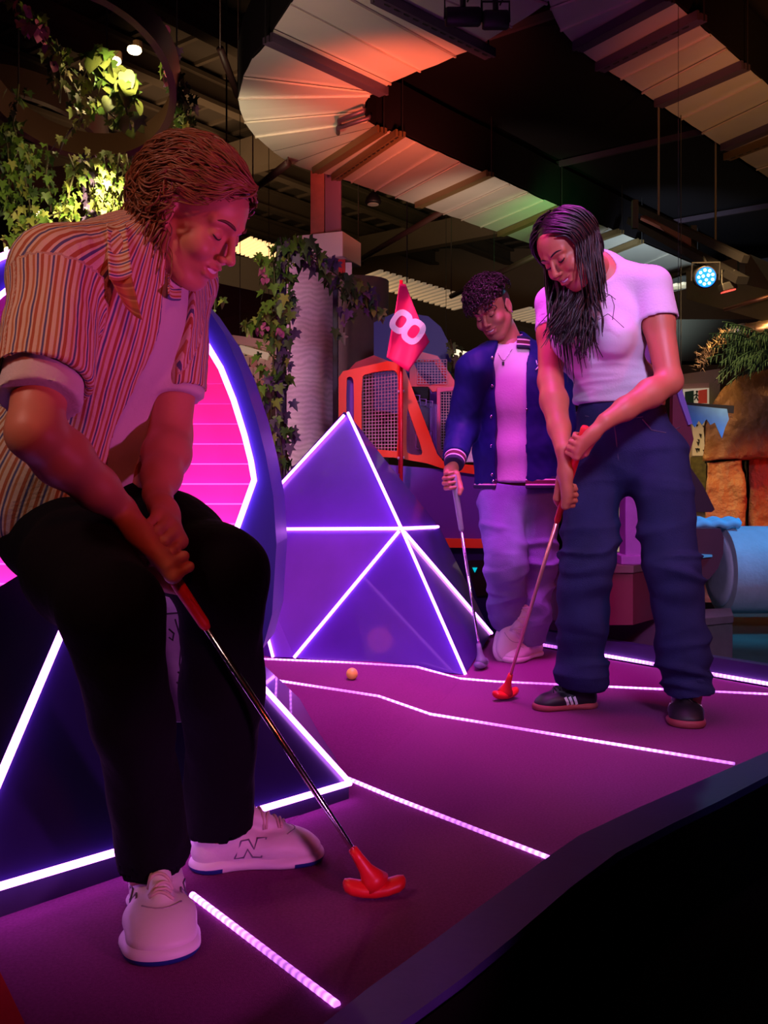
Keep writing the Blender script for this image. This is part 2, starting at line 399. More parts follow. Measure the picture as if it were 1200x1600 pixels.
duct(D1, 'air_duct', 'large galvanised duct that bends above the ivy post and runs to the right', bars=[
    ((415, 62), (597, 146), m_rail, False), ((584, -3), (763, 87), m_rail, True), ((497, 268), (600, 203), m_rail_brass, False),
    ((527, 279), (629, 209), m_rail_brass, True), ((656, 322), (768, 272), m_rail_brass, False), ((784, 367), (878, 327), m_rail_brass, False),
    ((868, 398), (972, 362), m_rail_brass, False), ((905, 415), (1003, 377), m_rail_brass, False), ((1015, 446), (1090, 418), m_rail_brass, False)])
D2 = [((850, -70), (930, -110)), ((853, -20), (975, -70)), ((860, 12), (1005, -42)), ((876, 46), (1030, -20)), ((904, 77), (1052, 2)), ((941, 103), (1093, 38)), ((970, 122), (1110, 53)),
      ((1003, 144), (1135, 75)), ((1033, 164), (1167, 103)), ((1064, 185), (1190, 124)), ((1097, 207), (1218, 149)), ((1136, 233), (1256, 183)),
      ((1150, 243), (1272, 197)), ((1182, 264), (1305, 226)), ((1220, 290), (1345, 262)), ((1260, 317), (1385, 298))]
duct(D2, 'air_duct', 'wide galvanised duct crossing the upper right corner', bars=[
    ((905, 76), (1050, -2), m_rail, False), ((940, 108), (1100, 27), m_rail, True), ((1031, 164), (1168, 104), m_rail, False), ((1134, 232), (1256, 180), m_rail, False), ((1138, 247), (1262, 200), m_rail_brass, True)])
# black slab and beams added to keep the roof dark between the ducts
rf_ = [C(x, y, 3.62) for x, y in ((600, 128), (752, 48), (872, 40), (920, 92), (1180, 268), (1400, 400), (1400, 560), (1160, 452), (971, 352), (800, 266), (628, 168))]
o = MB().prism(rf_, (0, 0, .12)).build('trim_3', mat('black_slab', (.004, .003, .005), .7, spec=.1)); tag(o, kind='structure')
for i in range(9):
    a = rf_[1].lerp(rf_[6], i/8); o = MB().bar(a-RUN*(.0)+V((-.5, .4, -.04)), a+V((1.2, -.9, -.04)), .03, .05).build('slab_beam', mat('slab_beam', (.02, .008, .022), .6)); tag(o, kind='structure')
# small bent handles on the elbow
for (a, b, lb) in (((530, 188), (569, 173), 'upper'), ((528, 200), (577, 184), 'lower')):
    o = MB().tube([C(a[0], a[1]+8, ZD-.02), C(a[0], a[1], ZD-.06), C(b[0], b[1], ZD-.06), C(b[0]+1, b[1]-6, ZD-.01)], .016, 8).build('duct_handle', m_rail, None, True)
    tag(o, '%s dark bent rod under the bend of the big duct' % lb, 'rod')
# further duct with a brown underside and the silver pipe at the right
dd = [((1040, 452), (1170, 442)), ((1075, 468), (1172, 446)), ((1115, 480), (1225, 462)), ((1200, 506), (1330, 490))]
A_ = [P(1072, 467, 8.2), P(1172, 445, 7.6), P(1260, 490, 6.6), P(1230, 512, 7.0)]
r_ = empty('flat_duct', A_[0], 'flat olive metal duct over the rock with a thin pipe below it', 'duct')
MB().prism(A_, (0, 0, .25)).build('casing', mat('olive_sheet', (.28, .22, .12), .45, metal=.7, noise=.1), r_)
MB().tube([P(1132, 483, 7.3), P(1205, 462, 6.9)], .018, 8).build('pipe', mat('copper_pipe', (.5, .25, .15), .4, metal=.8), r_, True)
r_ = empty('silver_pipe', P(1150, 522, 6.6), 'short silver ventilation pipe with an elbow above the palm', 'pipe')
MB().lathe(P(1164, 518, 6.6), P(1230, 508, 6.3)-P(1164, 518, 6.6), [(.055, 0), (.06, .01), (.055, .02), (.055, .12), (.06, .13), (.055, .14), (.055, .34)], 20).build('straight', mat('bronze_sheet', (.5, .33, .22), .35, metal=.9), r_, True)
MB().lathe(P(1146, 521, 6.62), P(1230, 508, 6.3)-P(1164, 518, 6.6), [(.035, -.02), (.05, 0), (.06, .03), (.062, .085)], 20).build('elbow', mat('bright_sheet', (.8, .8, .85), .3, metal=.9), r_, True)
o = MB().box(P(1130, 535, 9.5), (1.1, .3, .42)).build('bulkhead_box', mat('olive_box', (.03, .027, .02), .9)); tag(o, 'dim olive box hanging behind the silver pipe', 'box')
# black box girder under big duct right side: cable tray carrying the lamps
t_ = empty('lighting_truss', P(990, 350, 7.2), 'black lighting truss with the blue stage lamp hanging from it', 'truss')
MB().bar(P(988, 345, 7.2), P(1160, 438, 6.0), .09, .05).build('lower_rail', m_black, t_)
MB().bar(P(990, 322, 7.2), P(1165, 405, 6.0), .05, .05).build('upper_rail', m_black, t_)
for x, y in ((992, 335), (1083, 375), (1158, 420)):
    MB().bar(P(x, y-22, 6.6), P(x, y+22, 6.6), .04, .04, V((0, 1, 0))).build('upright', m_black, t_)
MB().bar(P(1003, 342, 7.0), P(1080, 378, 6.6), .03, .02).build('edge_strip', m_seam, t_)
MB().prism([P(1001, 337, 7.05), P(1010, 336, 7.0), P(1080, 370, 6.5), P(1080, 385, 6.5)], (0, .03, 0)).build('side_panel', mat('brown_sheet', (.3, .16, .1), .4, metal=.7), t_)
# LED par lamp
pr = empty('stage_lamp', P(1102, 433, 5.9), 'round stage lamp with twelve blue-white diodes', 'lamp')
f_ = P(1102, 433, 5.9); fd = V((-.12, -1, -.22)).normalized(); s_, u_ = frame_of(fd)
MB().lathe(f_-fd*.02, -fd, [(.066, -.03), (.070, -.03), (.070, .0), (.066, .06), (.045, .10), (.02, .11)], 28).build('housing', m_black, pr, True)
mlens = mat('blue_lens', (.3, .7, 1), .3, emit=(.16, .62, 1), es=4)
MB().lathe(f_+fd*.014, fd, [(.062, 0), (.062, .004)], 28).build('lens_plate', mat('lamp_plate', (.0, .04, .2), .3, emit=(0, .14, 1), es=2.5), pr)
for k in range(12):
    rr, aa = ((.044, k*40) if k < 9 else (.018, 120*k+20)); aa = math.radians(aa)
    MB().lathe(f_+fd*.019+s_*rr*math.cos(aa)+u_*rr*math.sin(aa), fd, [(.0105, 0), (.009, .004)], 10).build('diode', mlens, pr)
MB().tube([f_+s_*.085-u_*.02, f_+s_*.085+u_*.09, f_-s_*.085+u_*.09, f_-s_*.085-u_*.02], .006, 6).build('yoke', m_black, pr)
MB().tube([f_+u_*.088, P(1100, 402, 6.3), P(1098, 398, 6.45)], .008, 6).build('hook', m_black, pr)
dl = bpy.data.lights.new('stage_lamp_beam', 'SPOT'); dl.energy = 10; dl.color = (.15, .6, 1); dl.spot_size = 1.3; dl.shadow_soft_size = .06
lo = bpy.data.objects.new('stage_lamp_beam', dl); COL.objects.link(lo); lo.location = f_+fd*.05; look(lo, f_+fd*3)
pr2 = empty('flood_lamp', P(1137, 450, 6.1), 'small black flood lamp beside the round stage lamp', 'lamp')
MB().box(P(1137, 448, 6.1), (.10, .08, .055), R=Matrix.Rotation(-.25, 3, 'Y'), bev=.008).build('housing', m_black, pr2)
MB().box(P(1138, 455, 6.06), (.09, .03, .008), R=Matrix.Rotation(-.25, 3, 'Y')).build('glass', mat('red_glass', (.4, .02, .02), .3, emit=(1, .1, .08), es=1), pr2)
MB().tube([P(1128, 446, 6.1), P(1128, 422, 6.1), P(1147, 422, 6.1), P(1147, 446, 6.1)], .006, 6).build('yoke', m_black, pr2)
# stage spots at the top centre
def top_lamp(x0, x1, y0, y1, lab, dd_):
    c_ = P((x0+x1)/2, (y0+y1)/2, dd_); r = empty('spot_lamp', c_, lab, 'lamp')
    wd = (x1-x0)/F_PX*dd_; ht = (y1-y0)/F_PX*dd_
    MB().lathe(c_-V((wd/2, 0, 0)), (1, 0, 0), [(ht*.45, 0), (ht*.5, .01), (ht*.5, wd-.01), (ht*.42, wd)], 18).build('housing', m_black, r, True)
    MB().tube([c_+V((-wd*.52, 0, -ht*.1)), c_+V((-wd*.52, 0, ht*1.0)), c_+V((wd*.52, 0, ht*1.0)), c_+V((wd*.52, 0, -ht*.1))], .006, 6).build('yoke', m_black, r)
    MB().tube([c_+V((0, 0, ht*.5)), c_+V((0, .02, ht*1.6))], .014, 8).build('clamp', m_black, r)
    MB().tube([c_+V((.02, 0, ht*.8)), c_+V((.05, 0, ht*1.5)), c_+V((.09, 0, ht*1.3)), c_+V((.1, 0, ht*1.9))], .004, 6).build('cable', m_black, r)
top_lamp(696, 751, 12, 41, 'black spot lamp at the top edge, left of the pair', 4.4)
top_lamp(754, 795, 17, 46, 'black spot lamp at the top edge, right of the pair', 4.4)
o = MB().bar(P(680, -12, 4.4), P(860, -22, 4.4), .03, .03).build('lamp_bar', m_black); tag(o, 'thin black bar the pair of spot lamps hangs from', 'bar')
# thin hanger rods
for (x, y0, y1, d, lb) in ((1029, 165, 336, 6.6, 'thin pale rod hanging above the lighting truss'), (636, 320, 442, 9.5, 'thin black rod hanging above the pink flag'),
                       (354, 150, 250, 8, 'thin dark rod above the head of the leaning man'), (1118, 250, 380, 7, 'thin dark rod hanging right of the pale rod')):
    o = MB().tube([V((P(x, y0, d).x, d, 5.66)), P(x, y1, d)], .008, 6).build('hanging_rod', mat('dull_rod', (.12, .10, .09), .6) if 'pale' in lb else m_black); tag(o, lb, 'rod')
for (a, b, lb) in (((560, 407, 10.5), (705, 322, 8.6), 'dark sloping pipe between column and duct'), ((705, 463, 10.8), (835, 400, 9), 'dark sloping pipe over the head of the man in the jacket'),
               ((395, 298, 8), (450, 255, 7), 'dark sloping pipe beside the bend of the duct'), ((344, 76, 7), (372, 150, 7.5), 'thick sloping pipe left of the bend of the duct')):
    o = MB().tube([P(*a), P(*b)], .03, 8).tube([P(*a), V((P(*a).x, a[2], 5.66))], .006, 5).tube([P(*b), V((P(*b).x, b[2], 5.66))], .006, 5).build('sloping_pipe', mat('maroon_pipe', (.05, .02, .02), .5), None, True); tag(o, lb, 'pipe')
# pendant light
pd_ = empty('pendant_lamp', P(583, 312, 9), 'small dim dome lamp under the roof right of the column', 'lamp')
MB().lathe(P(583, 319, 9), (0, 0, 1), [(.02, 0), (.075, .005), (.08, .02), (.07, .06), (.04, .1), (.015, .12)], 18).build('shade', m_black, pd_, True)
MB().lathe(P(583, 320, 9), (0, 0, 1), [(.055, 0), (.055, .006)], 18).build('glass', mat('dim_glass', (.5, .5, .45), .4), pd_)
MB().tube([P(583, 300, 9), P(583, 180, 9)], .006, 6).build('cord', m_black, pd_)

# column with boxed header
col_r = empty('steel_column', P(510, 420, 7.6), 'maroon steel column with a pale square box round it', 'column')
m_pinkwood = mat('rose_steel', (.30, .10, .09), .7, noise=.3)
MB().bar(P(497, 262, 7.6), P(497, 520, 7.6), .11, .16, V((0, 1, 0))).build('flange', m_pinkwood, col_r)
MB().bar(P(521, 262, 7.6), P(521, 520, 7.6), .13, .14, V((0, 1, 0))).build('web', mat('plum_steel', (.16, .07, .16), .6), col_r)
MB().box(P(515, 393, 7.6), (.40, .40, .20), rz=-.35, bev=.008).build('box_header', mat('white_box', (.62, .55, .62), .7), col_r)
MB().box(P(530, 420, 7.5), (.10, .1, .14)).build('red_box', mat('red_plastic', (.5, .02, .03), .5), col_r)
MB().box(P(545, 424, 7.5), (.05, .1, .12)).build('white_tag', mat('white_plastic', (.7, .6, .75), .5), col_r)
# frosted round columns behind the ivy post
m_frost = mat('frosted_column', (.62, .52, .60), .55, noise=.3, nscale=5, bump=.3, bscale=14)
rings = node(m_frost, 'ShaderNodeTexWave'); rings.wave_type = 'RINGS'; rings.inputs['Scale'].default_value = 7; rings.inputs['Distortion'].default_value = 2.5; rings.inputs['Detail'].default_value = 3
tcn = node(m_frost, 'ShaderNodeTexCoord'); mp = node(m_frost, 'ShaderNodeMapping'); mp.inputs['Location'].default_value = (.2, 0, .3); link(m_frost, tcn.outputs['Object'], mp.inputs[0]); link(m_frost, mp.outputs[0], rings.inputs['Vector'])
mx_ = node(m_frost, 'ShaderNodeMix'); mx_.data_type = 'RGBA'; mx_.blend_type = 'MULTIPLY'; mx_.inputs[0].default_value = .35
_src = bsdf(m_frost).inputs['Base Color'].links[0].from_socket
link(m_frost, _src, mx_.inputs[6]); rings.wave_type = 'BANDS'; rings.bands_direction = 'Z'; rings.inputs['Scale'].default_value = 9; rings.inputs['Distortion'].default_value = 9; mx_.inputs[0].default_value = .22; link(m_frost, rings.outputs['Color'], mx_.inputs[7]); link(m_frost, mx_.outputs[2], bsdf(m_frost).inputs['Base Color'])
def rcol(x, wpx, d, ytop, lab, m):
    c = P(x, 400, d); r = wpx/2/F_PX*d; z1 = P(x, ytop, d).z
    o = MB().lathe(V((c.x, c.y, -.15)), (0, 0, 1), [(r, 0), (r, z1+.15)], 40).build('round_column', m); autosm(o); tag(o, lab, 'column')
rcol(480, 98, 6.4, 415, 'pale frosted round column behind the ivy-clad post', m_frost)
rcol(560, 95, 7.2, 440, 'dimmer grey round column between the black post and the arcade cabinet', mat('grey_column', (.17, .14, .13), .8, noise=.25, nscale=6))
# building front at the left with scalloped shingles
fr = empty('fairytale_facade', P(400, 600, 8), 'cream painted facade with scalloped shingles left of the ivy post', 'facade')
m_cream = mat('cream_paint', (.75, .62, .42), .7)
MB().prism([P(340, 555, 8.05), P(432, 555, 8.05), V((P(432, 0, 8.05).x, 8.05, -.15)), V((P(340, 0, 8.05).x, 8.05, -.15))], (0, .2, 0)).build('wall', mat('dark_facade', (.09, .05, .04), .8), fr)
for r in range(4):
    for c in range(7):
        x = 366+c*12+(r % 2)*6; y = 548+r*17
        q = smooth_poly([(x-6.5, y-9), (x+6.5, y-9), (x+6.5, y+4), (x, y+12), (x-6.5, y+4)], 1)
        MB().prism([P(a, b, 8.0-.01*r) for a, b in q], (0, .02, 0)).build('shingle', m_cream if (r+c) % 3 else mat('peach_paint', (.65, .35, .25), .7), fr)
MB().bar(P(360, 530, 7.9), P(432, 540, 7.9), .05, .07).build('rail', m_cream, fr)
MB().bar(P(391, 505, 7.9), P(391, 536, 7.9), .04, .04, V((0, 1, 0))).build('upright', m_cream, fr)
for i, (x, y) in enumerate(((404, 630), (407, 612), (411, 640), (417, 622))):
    o = MB().ball(P(x, y, 7.6), .012).build('fairy_bulb', mat('bulb_warm', (1, 1, 1), .5, emit=(1, .8, .8), es=6), fr)

# ================================================================= THE HOLE: carpet, curbs, led lines
RZ = .04
def Gz(p, z): return G(p[0], p[1], z)
near_edge = [(1290, 1133), (1200, 1174), (1087, 1223), (997, 1262), (905, 1305), (859, 1337), (750, 1416), (640, 1497), (575, 1544), (480, 1620)]
carp = [Gz(p, 0) for p in near_edge] + [V((-.45, .75, 0)), V((-2.2, .9, 0)), V((-2.6, 4.6, 0)), V((.2, 5.2, 0)), G(845, 1012), G(1210, 1076), G(1310, 1093)]
mb = MB().prism(carp, (0, 0, -.14)); o = mb.build('course_carpet', m_carpet); tag(o, 'purple carpet of the mini golf hole', 'carpet')
# raised tee corner with its ramp
T = [(300, 1010), (560, 1030), (650, 1041), (592, 1089), (492, 1152), (380, 1230)]
Tw = [Gz(p, RZ) for p in T]
Bw = [Gz((720, 1061), .0005), Gz((672, 1117), .0005), Gz((548, 1226), .0005)]
mb = MB(); mb.add(Tw, [tuple(range(6))]); n0 = len(mb.v)
mb.add([Tw[2], Bw[0], Bw[1], Tw[3], Tw[3], Bw[1], Bw[2], Tw[4], Tw[1], Gz((700, 1050), .0005), Gz((540, 1020), .001)], [(0, 1, 2, 3), (4, 5, 6, 7), (8, 9, 1, 0)])
mb.add([Tw[4], Bw[2], Gz((440, 1290), .001), Tw[5]], [(0, 1, 2, 3)])
o = mb.build('carpet_ramp', m_carpet); tag(o, 'raised corner of purple carpet with a ramp under the yellow ball', 'ramp')
# near curb (dark blue board, top lit, black sheet added as shade on the outer side)
ct = [Gz(p, .05) for p in near_edge]
def off_line(pts, dist):
    out = []
    for i, p in enumerate(pts):
        d = (pts[min(i+1, len(pts)-1)]-pts[max(i-1, 0)]); d.z = 0; d.normalize(); out.append(p+V((-d.y, d.x, 0))*dist)
    return out
near_low = [(1290, 1165), (1200, 1212), (1125, 1251), (1050, 1287), (964, 1332), (892, 1386), (800, 1465), (720, 1530), (624, 1600), (520, 1690)]
co = [Gz(p, .05) for p in near_low]
mb = MB(); n = len(ct); vs = ct+co+[V((p.x, p.y, -.04)) for p in ct]+[V((p.x, p.y, -.16)) for p in co]
fs = []
for i in range(n-1): fs += [(i, i+1, n+i+1, n+i), (i, 2*n+i, 2*n+i+1, i+1), (n+i, n+i+1, 3*n+i+1, 3*n+i), (2*n+i, 3*n+i, 3*n+i+1, 2*n+i+1)]
fs += [(0, n, 3*n, 2*n), (n-1, 2*n-1, 4*n-1, 3*n-1)]
mb.add(vs, fs); MB().add([v+V((.004, -.006, -.012)) for v in co]+[V((v.x+.02, v.y-.03, -.16)) for v in co], [(i, i+1, n+i+1, n+i) for i in range(n-1)]).build('curb_shade_sheet', m_hall)['kind'] = 'structure'; o = mb.build('near_curb', m_curb); tag(o, 'dark blue curb along the near right edge of the carpet', 'curb')
# far curb
a, b = G(838, 1009), G(1290, 1088)
dr = (b-a).normalized(); nr = V((-dr.y, dr.x, 0))
o = MB().prism([a, b, b+V((0, 0, .075)), a+V((0, 0, .075))], nr*.045).build('far_curb', m_curb); tag(o, 'low dark blue curb behind the woman, led strip at its foot', 'curb')
led(a-nr*.012+V((0, 0, .012)), b-nr*.012+V((0, 0, .012)), 'curb_led_strip', r=.007, m=m_led_dots); tag(bpy.context.scene.objects['curb_led_strip'], 'violet led strip at the foot of the far curb behind the woman', 'led strip')
o = MB().prism([G(-60, 1480, .0), G(-4, 1530, .0), G(52, 1650, .0), G(-90, 1650, .0)], (0, 0, .02)).build('red_curb', m_curb_red); tag(o, 'red curb end in the lower left corner', 'curb')
def floor_led(pts, lab, r=.0055, m=None):
    q = [Gz((p[0], p[1]), p[2] if len(p) > 2 else 0)+V((0, 0, .002)) for p in pts]
    o = led(q, None, 'floor_led_strip', None, r, m or m_led_dots); tag(o, lab, 'led strip', 'led strips in the carpet')
floor_led([(300, 1400), (527, 1573)], 'led strip in the carpet nearest the camera, ending at the near curb', .0062)
floor_led([(541, 1217), (615, 1248), (857, 1342)], 'led strip from the block tip past the red putter head to the curb', .0055)
floor_led([(404, 1060, RZ), (592, 1089, RZ), (672, 1117), (1148, 1195)], 'long bent led strip crossing the carpet in front of the woman', .005)
floor_led([(396, 1030, RZ), (540, 1036, RZ), (652, 1043, RZ), (716, 1061), (775, 1066), (1230, 1087)], 'led strip along the foot of the pyramid and under the woman', .0045)

# ================================================================= LED PYRAMID (centre)
pt = dict(ap=P(543, 645, 4.15), L=P(375, 828, 4.05), M=P(627, 827, 3.72), R=P(687, 824, 4.45), b1=P(427, 1027, 3.75), b2=P(460, 1028, 3.73), b3=P(727, 1056, 3.62), b4=P(768, 990, 4.45), Lb=P(300, 1020, 4.3), bk=P(620, 960, 4.5), bkl=P(380, 940, 4.5))
for k_ in ('b1', 'b2', 'b3', 'b4', 'Lb', 'bk', 'bkl'): pt[k_].z = max(0.0, min(pt[k_].z, .05))
pyr = empty('light_pyramid', V((pt['M'].x, 4.2, 0)), 'indigo faceted pyramid with violet led edges in the middle of the picture', 'pyramid')
def facet(keys, m=m_blue, name='facet_panel'):
    q = [pt[k] for k in keys]; nn = (q[1]-q[0]).cross(q[2]-q[0]).normalized()
    c = sum(q, V())/len(q)
    if nn.dot(V((0, 0, .4))+V((c.x, 4.4, 0))-c) < 0: nn = -nn
    q2 = [c+(p-c)*.994 for p in q]
    return MB().prism(q2, nn*.018).build(name, m, pyr)
facet(['ap', 'L', 'M']); facet(['L', 'b1', 'b2', 'M']); facet(['M', 'b2', 'b3']); facet(['ap', 'M', 'R']); facet(['M', 'b4', 'R']); facet(['M', 'b3', 'b4'])
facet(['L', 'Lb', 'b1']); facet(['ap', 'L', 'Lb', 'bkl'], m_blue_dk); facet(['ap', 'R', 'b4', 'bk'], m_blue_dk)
def pl_led(a, b, sh0=.0, sh1=.0, r=.0062):
    a = pt[a]; b = pt[b]; d = (b-a); a2 = a+d*sh0; b2 = b-d*sh1; e = V((0, -.012, .004))
    led(a2+e, b2+e, 'led_strip', pyr, r, m_led)
pl_led('ap', 'L', .03, .02); pl_led('ap', 'M', .01, .0); pl_led('L', 'M', .01, .0); pl_led('M', 'R', .0, .05); pl_led('L', 'b1', .03, .0)
pl_led('M', 'b2', .02, 0); pl_led('M', 'b3', .0, 0); pl_led('M', 'b4', .03, 0)

# ================================================================= NEAR BLOCK (behind the leaning man)
nb = {}
nb['R'] = G(545, 1225, .035); nb['L'] = G(-85, 1412, .06); nb['A'] = P(171, 812, 2.35); nb['B1'] = V((-1.9, 2.9, .0)); nb['B2'] = V((-.25, 3.1, 0))
nbk = empty('light_block', V((-.7, 2.4, 0)), 'dark indigo triangular block with led edges behind the leaning man', 'pyramid')
def nfac(keys, inner=V((-.8, 2.6, .2))):
    q = [nb[k] for k in keys]; nn = (q[1]-q[0]).cross(q[2]-q[0]).normalized()
    if nn.dot(inner-q[0]) < 0: nn = -nn
    return MB().prism(q, nn*.018).build('facet_panel', m_blue_dk, nbk)
nfac(['A', 'L', 'R']); nfac(['A', 'R', 'B2']); nfac(['A', 'B1', 'L']); nfac(['A', 'B2', 'B1'])
q = [V((nb['L'].x, nb['L'].y, 0))+V((-.02, 0, 0)), V((nb['R'].x, nb['R'].y, 0)), nb['R']-V((0, 0, .004)), nb['L']-V((.02, 0, .004))]
MB().prism(q, V((-.25, .3, 0))).build('plinth', m_curb, nbk)
nrm = (nb['L']-nb['A']).cross(nb['R']-nb['A']).normalized()
if nrm.y > 0: nrm = -nrm
e = nrm*.006
led(nb['L']+e, nb['R']+e, 'led_strip', nbk, .0075); led(nb['A']+e, nb['R']+e, 'led_strip', nbk, .0062); led(nb['A'].lerp(nb['L'], .22)+e, nb['L']+e, 'led_strip', nbk, .0085)
# pale scribbled sticker on the face seen between his legs
def on_face(px, py, off=.004):
    o_ = V((0, 0, CAMH)); d = (P(px, py, 1)-o_); t = (nb['A']-o_).dot(nrm)/d.dot(nrm); return o_+d*t+nrm*off
st = MB().prism([on_face(*p) for p in ((228, 895), (262, 915), (300, 970), (300, 1030), (292, 1130), (270, 1130), (240, 1010), (225, 950))], nrm*.001).build('pale_print', mat('pale_print', (.42, .42, .50), .5, noise=.25, nscale=30), nbk)
sc = MB()
for pl_ in (((262, 985), (270, 992), (268, 1003), (262, 998)), ((272, 970), (282, 1005), (279, 1040), (284, 1070)), ((250, 962), (275, 960), (296, 963)), ((276, 1052), (285, 1060), (280, 1075), (274, 1068))):
    sc.tube([on_face(x, y, .006) for x, y in pl_], .0022, 6)
sc.build('scribble', m_black, nbk)

# ================================================================= ROUND LIGHT ARCH (left)
DA = 3.05
inner = [(-60, 545), (-45, 505), (0, 462), (15, 450), (60, 428), (130, 418), (200, 432), (260, 470), (315, 525), (345, 575), (365, 625), (382, 680), (392, 720), (397, 750), (362, 848), (340, 900), (300, 960), (-60, 960), (-110, 870), (-120, 740), (-100, 620)]
outer = [(-150, 560), (-80, 450), (0, 402), (38, 387), (100, 372), (150, 368), (200, 380), (240, 400), (275, 425), (315, 468), (350, 520), (377, 580), (400, 650), (415, 710), (427, 775), (432, 850), (425, 960), (410, 1015), (-200, 1015), (-210, 850), (-190, 680)]
arch = empty('light_arch', V((-1.1, DA+.2, .04)), 'big round indigo arch with a pink glowing inside at the left', 'arch')
MB().plate([P(x, y, DA) for x, y in outer], [[P(x, y, DA) for x, y in inner]], (0, .34, 0)).build('ring_face', m_ring, arch)
m_pink = mat('pink_glow', (.9, .05, .35), .35, emit=(1.0, .03, .22), es=.9)  # led-lit pink of the inside put into the slats as glow
tc2 = node(m_pink, 'ShaderNodeTexCoord'); sx2 = node(m_pink, 'ShaderNodeSeparateXYZ'); link(m_pink, tc2.outputs['Object'], sx2.inputs[0])
rm = node(m_pink, 'ShaderNodeMapRange'); rm.inputs[1].default_value = .3; rm.inputs[2].default_value = 1.2; link(m_pink, sx2.outputs['Z'], rm.inputs[0])
cr = node(m_pink, 'ShaderNodeValToRGB'); cr.color_ramp.elements[0].color = (.95, .055, .78, 1); cr.color_ramp.elements[1].color = (.95, .012, .06, 1)
e3 = cr.color_ramp.elements.new(.5); e3.color = (.9, .02, .40, 1)
link(m_pink, rm.outputs[0], cr.inputs[0]); link(m_pink, cr.outputs[0], bsdf(m_pink).inputs['Emission Color'])
inn_w = [P(x, y, DA) for x, y in inner]
zs_ = [p.z for p in inn_w]; zb, ztop = max(min(zs_), .05), max(zs_); nS = 16
def span(z):
    xs = []
    for i in range(len(inn_w)):
        p, q_ = inn_w[i], inn_w[(i+1) % len(inn_w)]
        if (p.z-z)*(q_.z-z) < 0: xs.append(p.x+(q_.x-p.x)*(z-p.z)/(q_.z-p.z))
    return (min(xs), max(xs)) if len(xs) > 1 else None
for i in range(nS):
    za = zb+(ztop-zb)*(i+.03)/nS; zc = zb+(ztop-zb)*(i+.97)/nS
    sa, sc_ = span(za), span(zc)
    if not sa or not sc_: continue
    e_ = .05
    MB().prism([V((sa[0]-e_, DA+.27, za)), V((sa[1]+e_, DA+.27, za)), V((sc_[1]+e_, DA+.235, zc)), V((sc_[0]-e_, DA+.235, zc))], (0, .02, 0)).build('glow_slat', m_pink, arch)
MB().prism([V((p.x*1.02+.02, DA+.31, max(.05, p.z))) for p in inn_w], (0, .02, 0)).build('back_panel', mat('pink_glow_panel', (.9, .3, .6), .5, emit=(1, .12, .75), es=1.6), arch)  # bright panel added so the slat gaps glow
q = [P(x, y, DA-.012) for x, y in inner[:17]]
led(q, None, 'led_strip', arch, .0095)
led([P(x, y, DA-.012) for x, y in outer[1:6]], None, 'led_strip', arch, .012)
# ================================================================= ARCADE CABINET
m_or = mat('orange_plastic', (.95, .13, .03), .35, noise=.05)
m_rd = mat('red_plastic_gloss', (.75, .012, .03), .3)
m_cab = mat('cabinet_indigo', (.13, .06, .55), .4, noise=.12, nscale=3)
m_cab2 = mat('cabinet_blue_dark', (.015, .015, .14), .4)
m_wire = mat('white_wire', (.75, .7, .8), .4, metal=.3)
AD = 5.3
arc = empty('arcade_cabinet', V((.35, AD+.3, -.15)), 'indigo and orange basketball arcade cabinet with mesh side windows', 'arcade machine')
def A(x, y, d=AD): return P(x, y, d)
def wins(poly, it=2): return [A(*p) for p in smooth_poly(poly, it)]
out = [(529, 590), (536, 580), (606, 564), (617, 566), (633, 577), (640, 596), (683, 709), (694, 722), (742, 727), (790, 731), (790, 746), (742, 741), (700, 735), (668, 724), (617, 715), (560, 712), (529, 700)]
w1 = [(541, 592), (545, 588), (551, 590), (553, 600), (553, 690), (541, 690)]
w2 = [(565, 590), (571, 584), (612, 577), (621, 582), (623, 598), (623, 706), (610, 704), (565, 700)]
w3 = [(636, 634), (641, 650), (661, 705), (658, 712), (637, 709), (635, 700)]
sp = MB().plate([A(*p) for p in out], [[A(*p) for p in smooth_poly(w1, 1)], [A(*p) for p in smooth_poly(w2, 1)], [A(*p) for p in smooth_poly(w3, 1)]], (0, .05, 0)).build('side_frame', m_or, arc)
def grid(x0, x1, y0, y1, nx, ny, d, r=.0022, sk=0):
    mb = MB()
    for i in range(nx+1):
        x = x0+(x1-x0)*i/nx; mb.tube([A(x, y0-sk*(i/nx), d), A(x, y1, d)], r, 4)
    for j in range(ny+1):
        y = y0+(y1-y0)*j/ny; mb.tube([A(x0, y, d), A(x1, y-sk*(1-j/ny), d)], r, 4)
    return mb
g = grid(562, 626, 584, 710, 13, 25, AD+.03, sk=8).build('wire_mesh', m_wire, arc); g['kind'] = 'stuff'
MB().prism([A(540, 586, AD+.045), A(555, 586, AD+.045), A(555, 694, AD+.045), A(540, 694, AD+.045)], (0, .02, 0)).build('blue_panel', m_cab, arc)
MB().prism([A(600, 740, AD+.02), A(790, 745, AD+.02), A(790, 846, AD+.02), A(600, 846, AD+.02)], (0, .85, 0)).build('body', m_cab, arc)
MB().prism([A(560, 722, AD+.03), A(790, 742, AD+.03), A(790, 760, AD+.03), A(560, 760, AD+.03)], (0, .8, 0)).build('ledge', m_cab, arc)
MB().prism([A(650, 841, AD-.03), A(790, 843, AD-.03), A(790, 857, AD-.03), A(650, 855, AD-.03)], (0, .06, 0)).build('orange_stripe', m_or, arc)
zb_ = -.15
b0, b1 = A(650, 856, AD), A(792, 856, AD)
MB().prism([b0, b1, V((b1.x, b1.y, zb_)), V((b0.x, b0.y, zb_))], (0, .8, 0)).build('base', m_cab2, arc)
MB().prism([A(727, 876, AD-.01), A(764, 875, AD-.01), A(764, 930, AD-.01), A(745, 932, AD-.01)], (0, .02, 0)).build('coin_door', m_black, arc)
